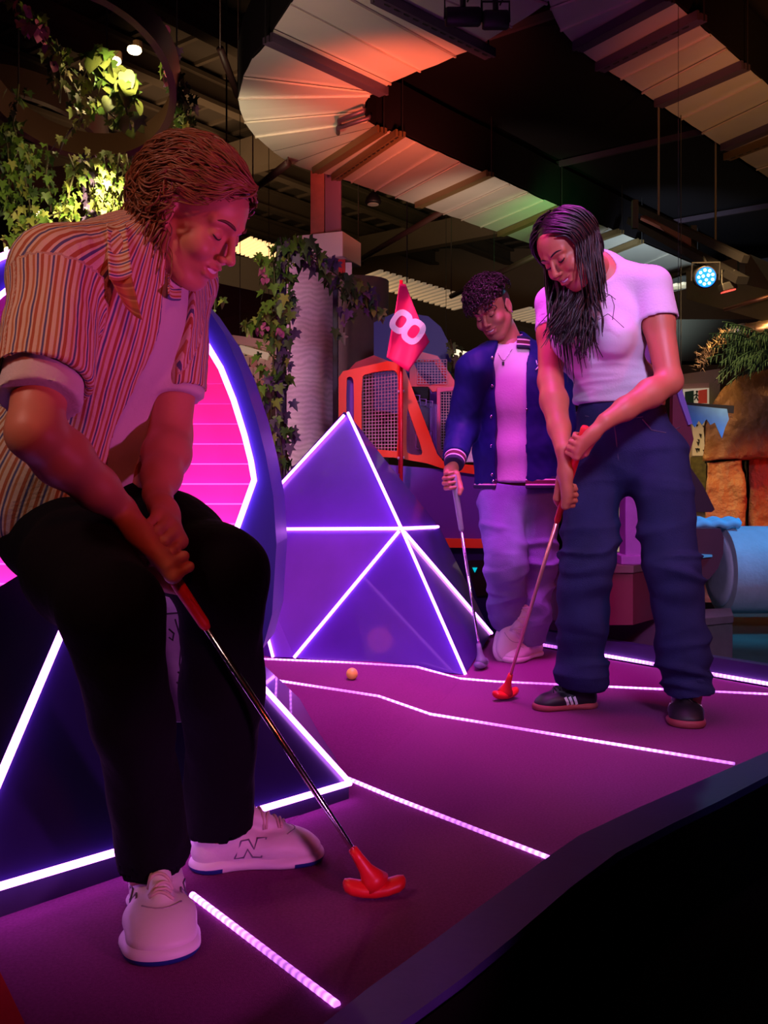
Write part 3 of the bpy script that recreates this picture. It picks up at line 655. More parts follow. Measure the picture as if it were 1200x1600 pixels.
MB().prism([A(738, 887, AD-.02), A(746, 887, AD-.02), A(742, 895, AD-.02)], (0, .005, 0)).build('coin_light', mat('teal_light', (0, .3, .4), .4, emit=(0, .5, .6), es=1), arc)
# far side: red frame, rear mesh, backboard
BD = AD+.75
def poly(name, pts, d, m, ext=(0, .04, 0), holes=()):
    return MB().plate([P(x, y, d) for x, y in pts], [[P(x, y, d) for x, y in h] for h in holes], ext).build(name, m, arc)
poly('backboard', [(584, 504), (620, 487), (669, 494), (689, 511), (705, 543), (706, 660), (584, 640)], BD+.2, mat('backboard_blue', (.02, .02, .22), .4))
poly('red_arch', [(640, 560), (655, 549), (684, 556), (714, 600), (714, 608), (676, 612), (669, 604), (640, 604)], BD-.2, m_rd, holes=[[(646, 566), (678, 564), (699, 596), (672, 602), (655, 585)]])
g = grid(652, 698, 562, 600, 10, 9, BD-.22, .002).build('roof_mesh', m_wire, arc); g['kind'] = 'stuff'
poly('red_roof_left', [(540, 583), (556, 566), (584, 555), (612, 566), (596, 572), (584, 572), (556, 584)], BD-.4, m_rd)
poly('far_frame', [(683, 606), (716, 604), (716, 720), (690, 716), (683, 705)], BD-.25, mat('pink_frame', (.8, .06, .25), .35), holes=[[(688, 612), (714, 610), (714, 712), (693, 708), (688, 700)]])
g = grid(689, 714, 608, 712, 6, 24, BD-.24, .002).build('far_mesh', m_wire, arc); g['kind'] = 'stuff'
poly('inner_panel', [(640, 604), (684, 604), (684, 716), (640, 716)], BD+.1, m_black)
poly('blue_inner', [(672, 604), (684, 604), (686, 716), (672, 716)], BD, m_cab)
m_clr = mat('clear_sheet', (.5, .4, .9), .15, alpha=.22)
MB().prism([A(624, 620, AD+.3), A(684, 632, AD+.3), A(692, 715, AD+.3), A(624, 715, AD+.3)], (0, .01, 0)).build('clear_screen', m_clr, arc)
mb = MB()
for (x, y, s_) in ((566+95, 628, 5), (671, 631, 5), (651, 622, 5)):
    mb.tube([A(x-s_, y-s_, AD+.28), A(x+s_, y-s_+1, AD+.28), A(x+s_-1, y+s_, AD+.28), A(x-s_+1, y+s_, AD+.28)], .004, 5, closed=True)
mb.tube([A(650, 672, AD+.28), A(676, 674, AD+.28), A(674, 700, AD+.28), A(664, 706, AD+.28), A(650, 700, AD+.28)], .004, 5, closed=True)
o = mb.build('line_art', mat('line_lavender', (.5, .35, .9), .5), arc); o['kind'] = 'stuff'
MB().tube([A(626, 560, AD-.05), A(626, 740, AD-.05)], .014, 10).build('corner_post', m_rd, arc, True)
for y in (612, 716): MB().tube([A(621, y, AD-.07), A(632, y-1, AD-.07)], .008, 8).build('post_clip', m_wire, arc, True)
# silver back strip under his arm
MB().prism([P(716, 640, BD-.2), P(745, 640, BD-.2), P(745, 722, BD-.2), P(716, 722, BD-.2)], (0, .03, 0)).build('pale_panel', mat('pale_grid', (.75, .72, .78), .6, noise=.3, nscale=60), arc)

# ================================================================= FLAG 8
FD = 4.6
fl = empty('golf_flag', P(626, 1000, FD), 'pink pennant flag with a white 8 behind the pyramid', 'flag')
fl.location.z = 0
MB().tube([P(627, 438, FD+.035), V((P(627, 0, FD).x, FD+.035, 0.0))], .009, 10).build('pole', m_rd, fl, True)
m_flag = mat('flag_pink', (.95, .02, .16), .55, emit=(1, .01, .12), es=.0, noise=.08, nscale=8)
def fpt(u, v):
    # u across 0..1 , v down 0..1 ; edges of the pennant
    Lx = [(624, 443), (618, 480), (610, 524), (604, 558), (638, 581)]
    L = lambda pts, t: (lambda k, f: (pts[k][0]+(pts[k+1][0]-pts[k][0])*f, pts[k][1]+(pts[k+1][1]-pts[k][1])*f))(min(int(t*(len(pts)-1)), len(pts)-2), t*(len(pts)-1)-min(int(t*(len(pts)-1)), len(pts)-2))
    a = L([(624, 443), (619, 476), (612, 512), (607, 540), (604, 558)], v)
    b = L([(634, 444), (646, 476), (659, 508), (671, 534), (638, 581)], v)
    return (a[0]+(b[0]-a[0])*u, a[1]+(b[1]-a[1])*u)
vs = []; fs = []; nu, nv = 12, 24
def fl3(x, y, off=0.0):
    return P(x, y, FD-.02-.022*math.sin((x-604)*.11+(y-443)*.03)-.01*math.sin(y*.09)+off)
for lay in (0, .004):
    for j in range(nv+1):
        for i in range(nu+1):
            x, y = fpt(i/nu, j/nv); vs.append(fl3(x, y, lay))
n1 = (nu+1)*(nv+1)
for lay in (0, 1):
    for j in range(nv):
        for i in range(nu):
            k = lay*n1+j*(nu+1)+i; fs.append((k, k+1, k+nu+2, k+nu+1))
bd_ = [i for i in range(nu+1)]+[(nu+1)*(j+1)-1 for j in range(1, nv+1)]+[nv*(nu+1)+i for i in range(nu-1, -1, -1)]+[j*(nu+1) for j in range(nv-1, 0, -1)]
for k in range(len(bd_)): a, b = bd_[k], bd_[(k+1) % len(bd_)]; fs.append((a, b, b+n1, a+n1))
MB().add(vs, fs).build('cloth', m_flag, fl, True)
m_w8 = mat('white_print', (.95, .82, .95), .5, emit=(1, .6, 1), es=.12)
ca, sa = math.cos(math.radians(22)), math.sin(math.radians(22))
def e8(x, y): return (636+x*ca-y*sa, 510+x*sa+y*ca)
def ring8(cy, R, r_):
    o_ = []; i_ = []
    for k in range(24):
        t = 2*math.pi*k/24
        sx_ = lambda q: math.copysign(abs(math.cos(t))**.75, math.cos(t)); sy_ = math.copysign(abs(math.sin(t))**.75, math.sin(t))
        o_.append((R[0]*sx_(0), cy+R[1]*sy_)); i_.append((r_[0]*sx_(0), cy+r_[1]*sy_))
    return o_, i_
for cy, R, r_ in ((-9.5, (18.5, 14.5), (8.5, 7.4)), (9.5, (19.5, 15.5), (9.5, 8.2))):
    # the figure is printed lying on its side: turn the pair
    oo, ii = ring8(0, R, r_)
    vs = []; n = 24
    th = math.radians(40)
    cx_, cy_ = 636+(-12 if cy < 0 else 13)*math.cos(math.radians(38)), 509+(-12 if cy < 0 else 13)*math.sin(math.radians(38))+(1)
    R2 = (R[0]*.88, R[1]*1.28); 
    for lst, sc_ in ((oo, None), (ii, None)):
        for (x, y) in lst:
            x2, y2 = x*.82, y*1.32; a_ = math.radians(36)
            vs.append(fl3(cx_+x2*math.cos(a_)-y2*math.sin(a_), cy_+x2*math.sin(a_)+y2*math.cos(a_), -.004))
    fs = [(i, (i+1) % n, n+(i+1) % n, n+i) for i in range(n)]
    back = [v+V((0, .002, 0)) for v in vs]
    fs2 = fs+[tuple(2*n+q for q in f) for f in fs]+[(i, (i+1) % n, 2*n+(i+1) % n, 2*n+i) for i in range(n)]
    MB().add(vs+back, fs2).build('digit_loop', m_w8, fl)

# ================================================================= IVY
def leaf_mesh(name, m, heart=False):
    if heart: o_ = [(0, 0), (.22, .10), (.42, -.05), (.46, -.35), (.30, -.68), (0, -1.0)]
    else: o_ = [(0, 0), (.16, .16), (.42, .10), (.30, -.12), (.55, -.38), (.22, -.40), (.16, -.62), (0, -1.0)]
    vs = [(0, y, -.06*abs(y)) for y in (0, -.35, -.7)]
    pts = [(x, y) for x, y in o_]
    full = pts + [(-x, y) for x, y in reversed(pts[1:-1])]
    vs = [V((0, -.38, -.02))]+[V((x, y, .16*abs(x)-.10*y*y)) for x, y in full]
    n = len(full); fs = [(0, 1+i, 1+(i+1) % n) for i in range(n)]
    me = bpy.data.meshes.new(name); me.from_pydata(vs, [], fs); me.materials.append(m)
    me.polygons.foreach_set('use_smooth', [True]*n); return me
m_leafs = [mat('ivy_green', (.11, .20, .025), .5, noise=.3, nscale=8), mat('ivy_dark', (.04, .085, .02), .5), mat('ivy_lime', (.24, .27, .05), .5, noise=.3),
           mat('ivy_plum_lit', (.10, .06, .13), .5), mat('blossom_pink', (.45, .10, .25), .6)]  # plum puts the violet light on the post ivy into its colour
LM = [leaf_mesh('leaf_ivy', m_leafs[0]), leaf_mesh('leaf_dark', m_leafs[1]), leaf_mesh('leaf_lime', m_leafs[2]), leaf_mesh('leaf_plum_lit', m_leafs[3]), leaf_mesh('petal', m_leafs[4], True), leaf_mesh('leaf_heart', m_leafs[2], True)]
m_stem = mat('ivy_stem', (.09, .08, .03), .7)
def leaf(kind, p, size, parent, rr):
    o = bpy.data.objects.new('petal' if kind == 4 else 'leaf', LM[kind]); COL.objects.link(o); o.parent = parent
    o.location = V(p)-rloc(parent); s = size*rr.uniform(.7, 1.2); o.scale = (s, s, s)
    o.rotation_euler = (rr.uniform(.7, 1.9), rr.uniform(-.5, .5), rr.uniform(-1.3, 1.3)); return o
def vine(pts, n, size, spread, kinds, name, label, group, seed, stem=.004, parent=None):
    rr = random.Random(seed)
    root = parent or empty(name, pts[0], label, 'plant', group)
    wig = [V(p)+V((rr.uniform(-1, 1), rr.uniform(-1, 1), 0))*spread*.35 for p in pts]
    MB().tube(wig, stem, 5).build('stem', m_stem, root, True)
    for k in range(n):
        t = rr.random()*(len(wig)-1); i = min(int(t), len(wig)-2); c = wig[i].lerp(wig[i+1], t-i)
        leaf(rr.choice(kinds), c+V((rr.uniform(-1, 1), rr.uniform(-1, 1), rr.uniform(-.4, .4)))*spread, size, root, rr)
    return root
# post and garland
PD = 5.0
po = empty('ivy_post', V((P(440, 0, PD).x, PD, 0)), 'black square post wrapped in ivy beside the pale column', 'post')
x_ = P(440, 0, PD).x
MB().box((x_, PD, P(440, 385, PD).z/2-.07), (.05, .05, P(440, 385, PD).z+.14), bev=.004).build('post', mat('post_plum', (.03, .015, .05), .5), po)
x2_ = P(524, 0, 5.6).x
o = MB().box((x2_, 5.6, P(524, 440, 5.6).z/2-.07), (.03, .04, P(524, 440, 5.6).z+.14), bev=.003).build('thin_post', mat('post_plum', (.03, .015, .05), .5)); tag(o, 'thin black post in front of the pale column', 'post')
zt = P(440, 372, PD).z
vine([V((x_-.04, PD-.03, zt-.05)), V((x_-.05, PD-.04, zt-.45)), V((x_-.05, PD-.03, zt-.8)), V((x_-.04, PD-.03, zt-1.2))], 150, .065, .09, [0, 0, 2, 1], 'ivy_garland', 'green ivy climbing the left side of the black post', 'ivy garlands on the post', 11)
vine([V((x_+.04, PD-.05, zt-.08)), V((x_+.045, PD-.04, zt-.5)), V((x_+.02, PD-.03, zt-.8))], 30, .07, .05, [3, 3, 1], 'ivy_garland', 'violet-lit dark ivy hanging on the right side of the black post', 'ivy garlands on the post', 12)
vine([V((x_-.03, PD-.05, zt-.75)), V((x_, PD-.05, zt-1.2)), V((x_-.0, PD-.04, zt-1.45))], 70, .07, .085, [3, 3, 3, 1, 0], 'ivy_garland', 'purple-lit ivy wrapped low round the black post', 'ivy garlands on the post', 13)
vine([P(438, 384, PD), P(462, 378, PD), P(490, 402, 5.1), P(524, 430, 5.2), P(560, 455, 5.3), P(600, 490, 5.4)], 150, .07, .075, [1, 1, 3, 0], 'ivy_garland', 'dark ivy garland arching right from the top of the post', 'ivy garlands on the post', 14)
vine([P(372, 512, PD), P(395, 500, PD), P(430, 498, PD)], 26, .06, .05, [0, 2, 0], 'ivy_garland', 'short bright green ivy runner left of the post', 'ivy garlands on the post', 15)
vine([P(548, 470, 5.25), P(540, 490, 5.25), P(538, 520, 5.25)], 7, .07, .05, [3, 1], 'ivy_sprig', 'small ivy sprig dangling under the garland near the thin post', 'ivy garlands on the post', 16)
vine([P(704, 530, 6.0), P(708, 570, 6.0), P(706, 600, 6.0)], 26, .07, .06, [1, 0], 'ivy_sprig', 'ivy behind the right edge of the blue backboard', None, 17)
vine([V((P(340, 0, 4.6).x, 4.6, .0)), P(338, 470, 4.6), P(330, 440, 4.6), P(322, 425, 4.6)], 34, .05, .05, [2, 0], 'ivy_sprig', 'green ivy sprig just under the chin of the leaning man', None, 18)
rr = random.Random(5)
for k, (x, y) in enumerate(((412, 420), (414, 432), (416, 508), (405, 514), (437, 515))):
    for j in range(4): leaf(4, P(x+rr.uniform(-4, 4), y+rr.uniform(-4, 4), PD-.1), .035, po, rr)
# hanging rings
m_ringb = mat('bronze_ring', (.10, .055, .03), .4, metal=.3)
m_wlamp = mat('warm_lamp', (1, .8, .5), .4, emit=(1, .72, .35), es=9)
def hang_ring(cx, cy, d, R, h, label, lamps, tw=.03, tilt=30):
    c = P(cx, cy, d); r = empty('hanging_ring', c, label, 'ring light', 'hanging planter rings')
    ax_ = V((0, math.sin(math.radians(tilt)), math.cos(math.radians(tilt))))
    MB().lathe(c-ax_*(h/2), ax_, [(R, 0), (R, h), (R-tw, h), (R-tw, 0), (R, 0)], 56, False).build('band', m_ringb, r, True); autosm(r.children[0], 40)
    for k in range(3):
        a = 2*math.pi*k/3+.4; p = c+V((R*math.cos(a), R*math.sin(a)*.9, -R*math.sin(a)*math.sin(math.radians(tilt)))); MB().tube([p, V((p.x, p.y, 5.66))], .004, 5).build('cable', m_black, r)
    for (lx, ly, e, tgt) in lamps:
        p = P(lx, ly, d); MB().lathe(p, (0, 0, -1), [(.028, 0), (.030, .012), (.024, .02)], 14).build('downlight', m_wlamp, r, True)
        if lx > 150: MB().lathe(p+V((.0, .05, .02)), (0, 0, 1), [(.02, 0), (.02, .03)], 10).build('lamp_stub', m_ringb, r)
        sp_ = spot('ring_downlight', p-V((0, 0, .03)), P(*tgt), (1, .74, .38), e, 80, .8, .02)
    return r
hang_ring(120, 108, 3.9, .42, .15, 'large dark bronze ring hanging in the upper left corner', [(210, 75, 22, (190, 140, 3.5)), (178, 92, 10, (190, 300, 3.8))])
hang_ring(20, 208, 4.75, .47, .14, 'smaller dark ring hanging below the large one at the left', [(168, 238, 30, (160, 330, 4.0)), (62, 330, 9, (70, 400, 4.0)), (16, 388, 6, (30, 420, 4.0))], tilt=12)
_g = bpy.data.lights.new('ring_inner_fill', 'POINT'); _g.energy = 2.2; _g.color = (1, .6, .28); _g.shadow_soft_size = .03; _o = bpy.data.objects.new('ring_inner_fill', _g); COL.objects.link(_o); _o.location = P(178, 95, 3.8)  # added point light so the inside of the ring shows
spot('leaf_spot', P(205, 60, 3.2), P(185, 150, 3.6), (1, .85, .5), 18, 50, .6, .02)
spot('leaf_spot_low', P(165, 236, 3.6), P(165, 310, 3.75), (1, .85, .42), 48, 85, .6, .02)
spot('leaf_spot_left', P(70, 300, 3.4), P(25, 350, 3.85), (1, .8, .4), 7, 80, .8, .02)
vs_ = [((20, 0, 60, 50, 3.7), 26, .05, [4, 0], 'pink-tinged creeper in the very corner'),
       ((45, 20, 100, 110, 3.7), 30, .045, [0, 4, 1], 'pinkish creeper left of the dark ring'),
       ((92, 60, 96, 160, 3.7), 34, .045, [0, 1, 2], 'green creeper hanging through the large ring'),
       ((132, 90, 130, 190, 3.7), 26, .045, [2, 0], 'yellow-green creeper at the centre of the large ring'),
       ((132, 170, 92, 235, 3.7), 24, .035, [2, 0], 'curling creeper tip under the large ring'),
       ((162, 80, 182, 150, 3.5), 40, .075, [5, 5, 0], 'brightly lit big-leafed creeper in front of the ring'),
       ((160, 78, 205, 200, 3.5), 34, .06, [5, 0], 'brightly lit lower tuft of the big-leafed creeper'),
       ((150, 160, 195, 195, 3.55), 18, .04, [0, 2], 'thin creeper leading to the bright tuft'),
       ((112, 240, 112, 345, 3.8), 55, .034, [2, 0], 'lime creeper hanging left of the bright curtain'),
       ((138, 235, 142, 350, 3.85), 75, .036, [2, 0, 3], 'creeper in the bright curtain above the shoulder'),
       ((160, 238, 165, 352, 3.8), 90, .036, [2, 2, 0], 'brightest lime creeper above the collar'),
       ((182, 240, 178, 350, 3.85), 70, .032, [2, 0], 'fine lime creeper in the bright curtain'),
       ((200, 240, 196, 330, 3.9), 34, .03, [0, 2], 'thin creeper at the right of the bright curtain'),
       ((30, 130, 18, 260, 3.9), 34, .045, [1, 0], 'dim green creeper at the left edge, upper'),
       ((12, 200, 10, 330, 3.9), 75, .042, [1, 0], 'dim green creeper at the left edge, middle'),
       ((42, 230, 40, 360, 3.9), 80, .04, [0, 1, 2], 'green creeper hanging left of the glowing lamp'),
       ((25, 330, 32, 385, 3.8), 34, .045, [2, 0], 'lime creeper just above the shoulder at the left'),
       ((75, 225, 78, 330, 3.9), 34, .04, [1, 0], 'dim creeper between the lamp and the bright curtain'),
       ((55, 350, 110, 320, 3.8), 26, .045, [0, 2], 'creeper crossing above the shoulder'),
       ((262, 80, 276, 140, 4.0), 26, .05, [4, 0, 3], 'pink blossomed creeper right of the large ring'),
       ((276, 130, 300, 190, 4.0), 46, .045, [1, 0], 'dim creeper right of the large ring'),
       ((290, 180, 280, 250, 4.0), 50, .045, [0, 1, 2], 'creeper end over the hair of the leaning man'),
       ((205, 5, 250, 40, 3.9), 24, .05, [4, 3], 'purple blossoms at the top edge above the ring'),
       ((318, 215, 322, 262, 4.0), 16, .04, [0, 1], 'small creeper over the forehead side of the hair')]
for i, ((x0, y0, x1, y1, d), n, s_, kd, lb) in enumerate(vs_):
    pts = [P(x0+(x1-x0)*t/4+3*math.sin(i*3+t*2), y0+(y1-y0)*t/4, d) for t in range(5)]
    vine(pts, n, s_, s_*.95, kd, 'hanging_creeper', lb, 'creepers hanging from the rings', 100+i)

# ================================================================= BALL, PUTTERS
b = MB().ball(G(550, 1062, RZ)+V((0, 0, .0213)), .0213, 24, 14).build('golf_ball', mat('ball_yellow', (1.0, .80, .12), .35), None, True); tag(b, 'yellow golf ball on the raised purple carpet', 'ball')
m_chrome = mat('chrome_shaft', (.85, .82, .85), .16, metal=1)
m_putter_red = mat('putter_red', (.80, .015, .02), .4)
m_grip_red = mat('grip_red', (.75, .02, .02), .5)
m_grip_grey = mat('grip_grey', (.30, .30, .36), .5)
def putter(name, top, mid, heel, hd, mg, mh, ms, label, gr=.013, hl=.11):
    top = V(top); heel = V(heel); d = (heel-top).normalized()
    root = empty(name, V((heel.x, heel.y, 0)), label, 'putter', 'putters')
    L = (heel-top).length; g = (V(mid)-top).length
    MB().lathe(top, d, [(gr*.8, 0), (gr*1.05, .008), (gr, .05), (gr*.8, g-.01), (gr*.55, g)], 16).build('grip', mg, root, True)
    MB().lathe(top+d*(g-.005), d, [(.0062, 0), (.0055, L-g-.09), (.0045, L-g-.05)], 14).build('shaft', ms, root, True)
    # head: neck flaring into a two winged mallet
    neck = MB().lathe(heel-d*.075, d, [(.0085, 0), (.010, .02), (.013, .045), (.02, .062), (.028, .078)], 16).build('neck', mh, root, True)
    hd = V(hd).normalized(); s = V((0, 0, 1)); w_ = hd.cross(s).normalized()
    mb = MB(); n = 24; prof = [(-.5, .004), (-.47, .012), (-.38, .0175), (-.2, .0195), (0, .0205), (.2, .0195), (.38, .0175), (.47, .012), (.5, .004)]
    vs = []; fs = []
    cz = .017
    c0 = V((heel.x, heel.y, 0))
    for (t, r) in prof:
        lift = .012*(abs(t)*2)**2
        for k in range(16):
            a = 2*math.pi*k/16; vs.append(c0+hd*(t*hl)+w_*(math.cos(a)*r*1.1)+V((0, 0, cz+lift+math.sin(a)*min(r, .0155)*.92)))
    m_ = len(prof)
    for i in range(m_-1):
        for k in range(16): fs.append((i*16+k, i*16+(k+1) % 16, (i+1)*16+(k+1) % 16, (i+1)*16+k))
    fs += [tuple(range(16)), tuple((m_-1)*16+k for k in range(16))]
    MB().add(vs, fs).build('head', mh, root, True)
    return root
# ================================================================= RIGHT BACKGROUND
m_rock = mat('cave_rock', (.26, .13, .05), .6, noise=.35, nscale=4, bump=.9, bscale=9)
def rock(name, pts, d, dep, m, parent, seed, sub=4, amp=.02):
    bm = bmesh.new(); c = [P(x, y, d) for x, y in pts]
    vv = [bm.verts.new(p) for p in c]; f = bm.faces.new(vv)
    r = bmesh.ops.extrude_face_region(bm, geom=[f]); 
    bmesh.ops.translate(bm, verts=[e for e in r['geom'] if isinstance(e, bmesh.types.BMVert)], vec=(.36*dep, dep, 0))
    bmesh.ops.triangulate(bm, faces=bm.faces)
    bmesh.ops.subdivide_edges(bm, edges=bm.edges, cuts=sub, use_grid_fill=True)
    bmesh.ops.subdivide_edges(bm, edges=bm.edges, cuts=1, use_grid_fill=True)
    bm.normal_update(); bm.verts.ensure_lookup_table()
    p = np.array([v.co for v in bm.verts]); nn = np.array([v.normal for v in bm.verts])
    rng = np.random.RandomState(seed); h = np.zeros(len(p))
    for fr_, am in ((5, 1), (9, .7), (17, .45), (31, .25)):
        for _ in range(3):
            k = rng.randn(3)*fr_; h += am*np.sin(p@k+rng.rand()*6.3+1.5*np.sin(p@(rng.randn(3)*fr_*.7)))/3
    for v, q, n_, a in zip(bm.verts, p, nn, h): v.co = V(q+n_*a*amp)
    me = bpy.data.meshes.new(name); bm.to_mesh(me); bm.free(); me.materials.append(m)
    me.polygons.foreach_set('use_smooth', [True]*len(me.polygons))
    o = bpy.data.objects.new(name, me); COL.objects.link(o); o.parent = parent
    if parent:
        off = rloc(parent)
        for v in me.vertices: v.co -= off
    return o
_b = [n_ for n_ in m_rock.node_tree.nodes if n_.type == 'BUMP'][0]; _b.inputs['Distance'].default_value = .06
rk = empty('cave_rock', V((3.0, 7.2, -.15)), 'tall brown textured rock wall in amber and red light at the right', 'rock')
rock('rock_block', [(1098, 720), (1103, 665), (1112, 632), (1130, 605), (1150, 588), (1215, 575), (1290, 580), (1290, 700), (1215, 706), (1163, 716)], 7.0, 1.2, m_rock, rk, 1)
rock('rock_block', [(1104, 722), (1162, 716), (1166, 740), (1162, 876), (1108, 872), (1100, 800)], 6.95, 1.0, m_rock, rk, 2)
rock('rock_block', [(1170, 716), (1290, 705), (1290, 890), (1170, 880)], 7.25, 1.0, m_rock, rk, 3)
rock('rock_block', [(1098, 878), (1180, 882), (1290, 884), (1290, 985), (1098, 985)], 6.9, 1.0, m_rock, rk, 4)
# posters, exit sign
m_white = mat('poster_white', (.75, .72, .62), .7)
wl = empty('poster_wall', P(1085, 700, 8.6), 'cream wall with posters between the woman and the rock', 'wall panel')
wl.location.z = -.15
q = [(1058, 586), (1125, 576), (1125, 860), (1058, 860)]
MB().prism([P(x, y, 8.6) for x, y in q], (0, .1, 0)).build('board', mat('grey_cream', (.42, .36, .24), .8), wl)
def post(nm, x0, y0, x1, y1, m, d=8.55, par=wl): return MB().prism([P(x0, y0, d), P(x1, y0-2, d), P(x1, y1, d), P(x0, y1, d)], (0, .02, 0)).build(nm, m, par)
sg = post('sign_frame', 1068, 608, 1108, 638, mat('sign_white', (.8, .8, .7), .6, emit=(1, .9, .6), es=.25), 8.5)
post('green_panel', 1071, 612, 1084, 632, mat('sign_green', (.02, .12, .05), .6), 8.48)
post('red_panel', 1092, 610, 1105, 630, mat('sign_red', (.6, .06, .04), .6, emit=(1, .1, .05), es=.15), 8.48)
rm_ = MB(); d_ = 8.47
for a in (((1089, 614), (1088, 620)), ((1088, 620), (1085, 625)), ((1088, 620), (1091, 626)), ((1088, 616), (1084, 618)), ((1088, 616), (1091, 619))): rm_.tube([P(*a[0], d_), P(*a[1], d_)], .006, 5)
rm_.ball(P(1089, 612, d_), .011, 8, 6); rm_.build('running_figure', mat('sign_dark_green', (.01, .08, .03), .6), wl)
post('blind', 1066, 600, 1108, 608, mat('peach_blind', (.6, .4, .3), .7), 8.52)
post('black_strip', 1066, 640, 1106, 655, m_black)
p_ = post('bw_poster', 1082, 655, 1108, 712, m_white)
bk_ = MB()
rr = random.Random(3)
for k in range(12):
    x, y = rr.uniform(1086, 1104), rr.uniform(662, 706); bk_.prism([P(x, y, 8.53), P(x+rr.uniform(2, 5), y+1, 8.53), P(x+rr.uniform(1, 4), y+rr.uniform(3, 8), 8.53)], (0, .01, 0))
bk_ = bk_.build('poster_print', m_black, wl); bk_['kind'] = 'stuff'
post('olive_poster', 1080, 714, 1106, 770, mat('olive_poster', (.10, .09, .025), .7, noise=.8, nscale=25))
post('red_poster', 1086, 774, 1107, 800, mat('red_poster', (.5, .03, .03), .7))
post('orange_poster', 1078, 842, 1104, 858, mat('orange_poster', (.6, .28, .10), .7, noise=.4, nscale=20))
MB().tube([P(1108+1.5*math.sin(i), 655+i*10, 8.45) for i in range(20)], .014, 6).build('white_edge', mat('white_edge', (.9, .85, .7), .6, emit=(1, .9, .6), es=.5), wl, True)
# blue torn bunting
bn = empty('torn_bunting', P(1100, 640, 6.2), 'torn blue-lit cloth hanging from a black bar beside the rock', 'cloth')
MB().bar(P(1062, 634, 6.2), P(1146, 640, 6.2), .02, .05).tube([P(1064, 634, 6.2), V((P(1064, 0, 6.2).x, 6.2, 5.66))], .003, 5).build('bar', m_black, bn)
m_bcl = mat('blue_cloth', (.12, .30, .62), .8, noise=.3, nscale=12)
pts = [(1066, 632), (1136, 639), (1139, 655), (1133, 668), (1128, 685), (1122, 672), (1117, 660), (1110, 664), (1104, 655), (1097, 664), (1092, 657), (1086, 668), (1078, 658), (1070, 668), (1064, 660)]
MB().plate([P(x, y, 6.17+.015*math.sin(x*.4)*0) for x, y in pts], [], (0, .006, 0)).build('cloth', m_bcl, bn)
# draped sail behind the woman
m_sail = mat('maroon_sail', (.22, .015, .05), .6, noise=.2)
sl_ = empty('pointed_sail', P(1075, 720, 4.6), 'maroon and violet pointed cloth hanging behind the hip of the woman', 'cloth')
MB().prism([P(x, y, 4.6) for x, y in ((1052, 590), (1066, 618), (1078, 660), (1084, 686), (1070, 735), (1050, 700))], (0, .05, 0)).build('upper_cloth', m_sail, sl_)
MB().tube([P(1060, 592, 4.6), V((P(1060, 0, 4.6).x, 4.6, 5.66))], .0015, 5).build('thread', m_black, sl_)
MB().prism([P(x, y, 4.58) for x, y in ((1060, 592), (1070, 622), (1082, 662), (1076, 664), (1062, 626), (1054, 600))], (0, .02, 0)).build('violet_edge', mat('violet_cloth', (.35, .2, .7), .6), sl_)
MB().prism([P(x, y, 4.62) for x, y in ((1050, 700), (1072, 720), (1098, 758), (1117, 796), (1112, 800), (1060, 800))], (0, .05, 0)).build('lower_cloth', mat('dark_sail', (.05, .01, .03), .6), sl_)
# grey blue cannon barrel
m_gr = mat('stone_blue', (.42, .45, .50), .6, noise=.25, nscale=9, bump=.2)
cn = empty('giant_barrel', V((2.6, 5.8, -.15)), 'big grey barrel lying on its side, lit blue', 'barrel')
ax = V((1, .02, 0)).normalized()
c0 = P(1124, 890, 5.6); R_ = 68/1450*5.6
MB().lathe(c0, ax, [(R_*.9, 0), (R_*1.0, .008), (R_*1.0, .5), (R_*1.0, 1.0), (R_*.97, 1.5)], 48).build('barrel_body', m_gr, cn, True); autosm(cn.children[0], 30)
MB().lathe(c0-ax*.02, ax, [(R_*.6, 0), (R_*.84, .005), (R_*.84, .02)], 40).build('end_plate', mat('stone_blue_light', (.5, .5, .6), .6, noise=.2), cn, True)
# maroon hull pieces
m_mar = mat('maroon_boards', (.12, .012, .03), .55, noise=.3, nscale=6)
m_mar2 = mat('plum_board', (.10, .02, .07), .6, noise=.2)
hl = empty('wooden_hull', P(1090, 870, 5.3), 'dark maroon boat-shaped timber with a cut end behind the woman', 'boat prop')
prf = [(1060, 826), (1126, 826), (1131, 840), (1130, 865), (1122, 888), (1108, 905), (1060, 905)]
MB().prism([P(x, y, 5.3) for x, y in prf], (.06, .5, 0)).build('hull', m_mar, hl)
MB().prism([P(x, y, 5.28) for x, y in ((1095, 866), (1113, 867), (1113, 870), (1095, 872))], (0, .02, 0)).build('blue_glint', mat('teal_board', (.2, .6, .7), .5), hl)  # thin plate painted as a glint of blue light on the hull
r0 = empty('rope_roll', P(1120, 820, 5.7), 'pile of blue-lit rope on top of the timber', 'rope')
for k in range(3):
    MB().tube([P(1080+i*4.2, 819-k*2.2+1.8*math.sin(i*1.1+k), 5.5+.08*k) for i in range(19)], .026, 8).build('rope_coil', mat('rope_blue', (.25, .55, .7), .8), r0, True)
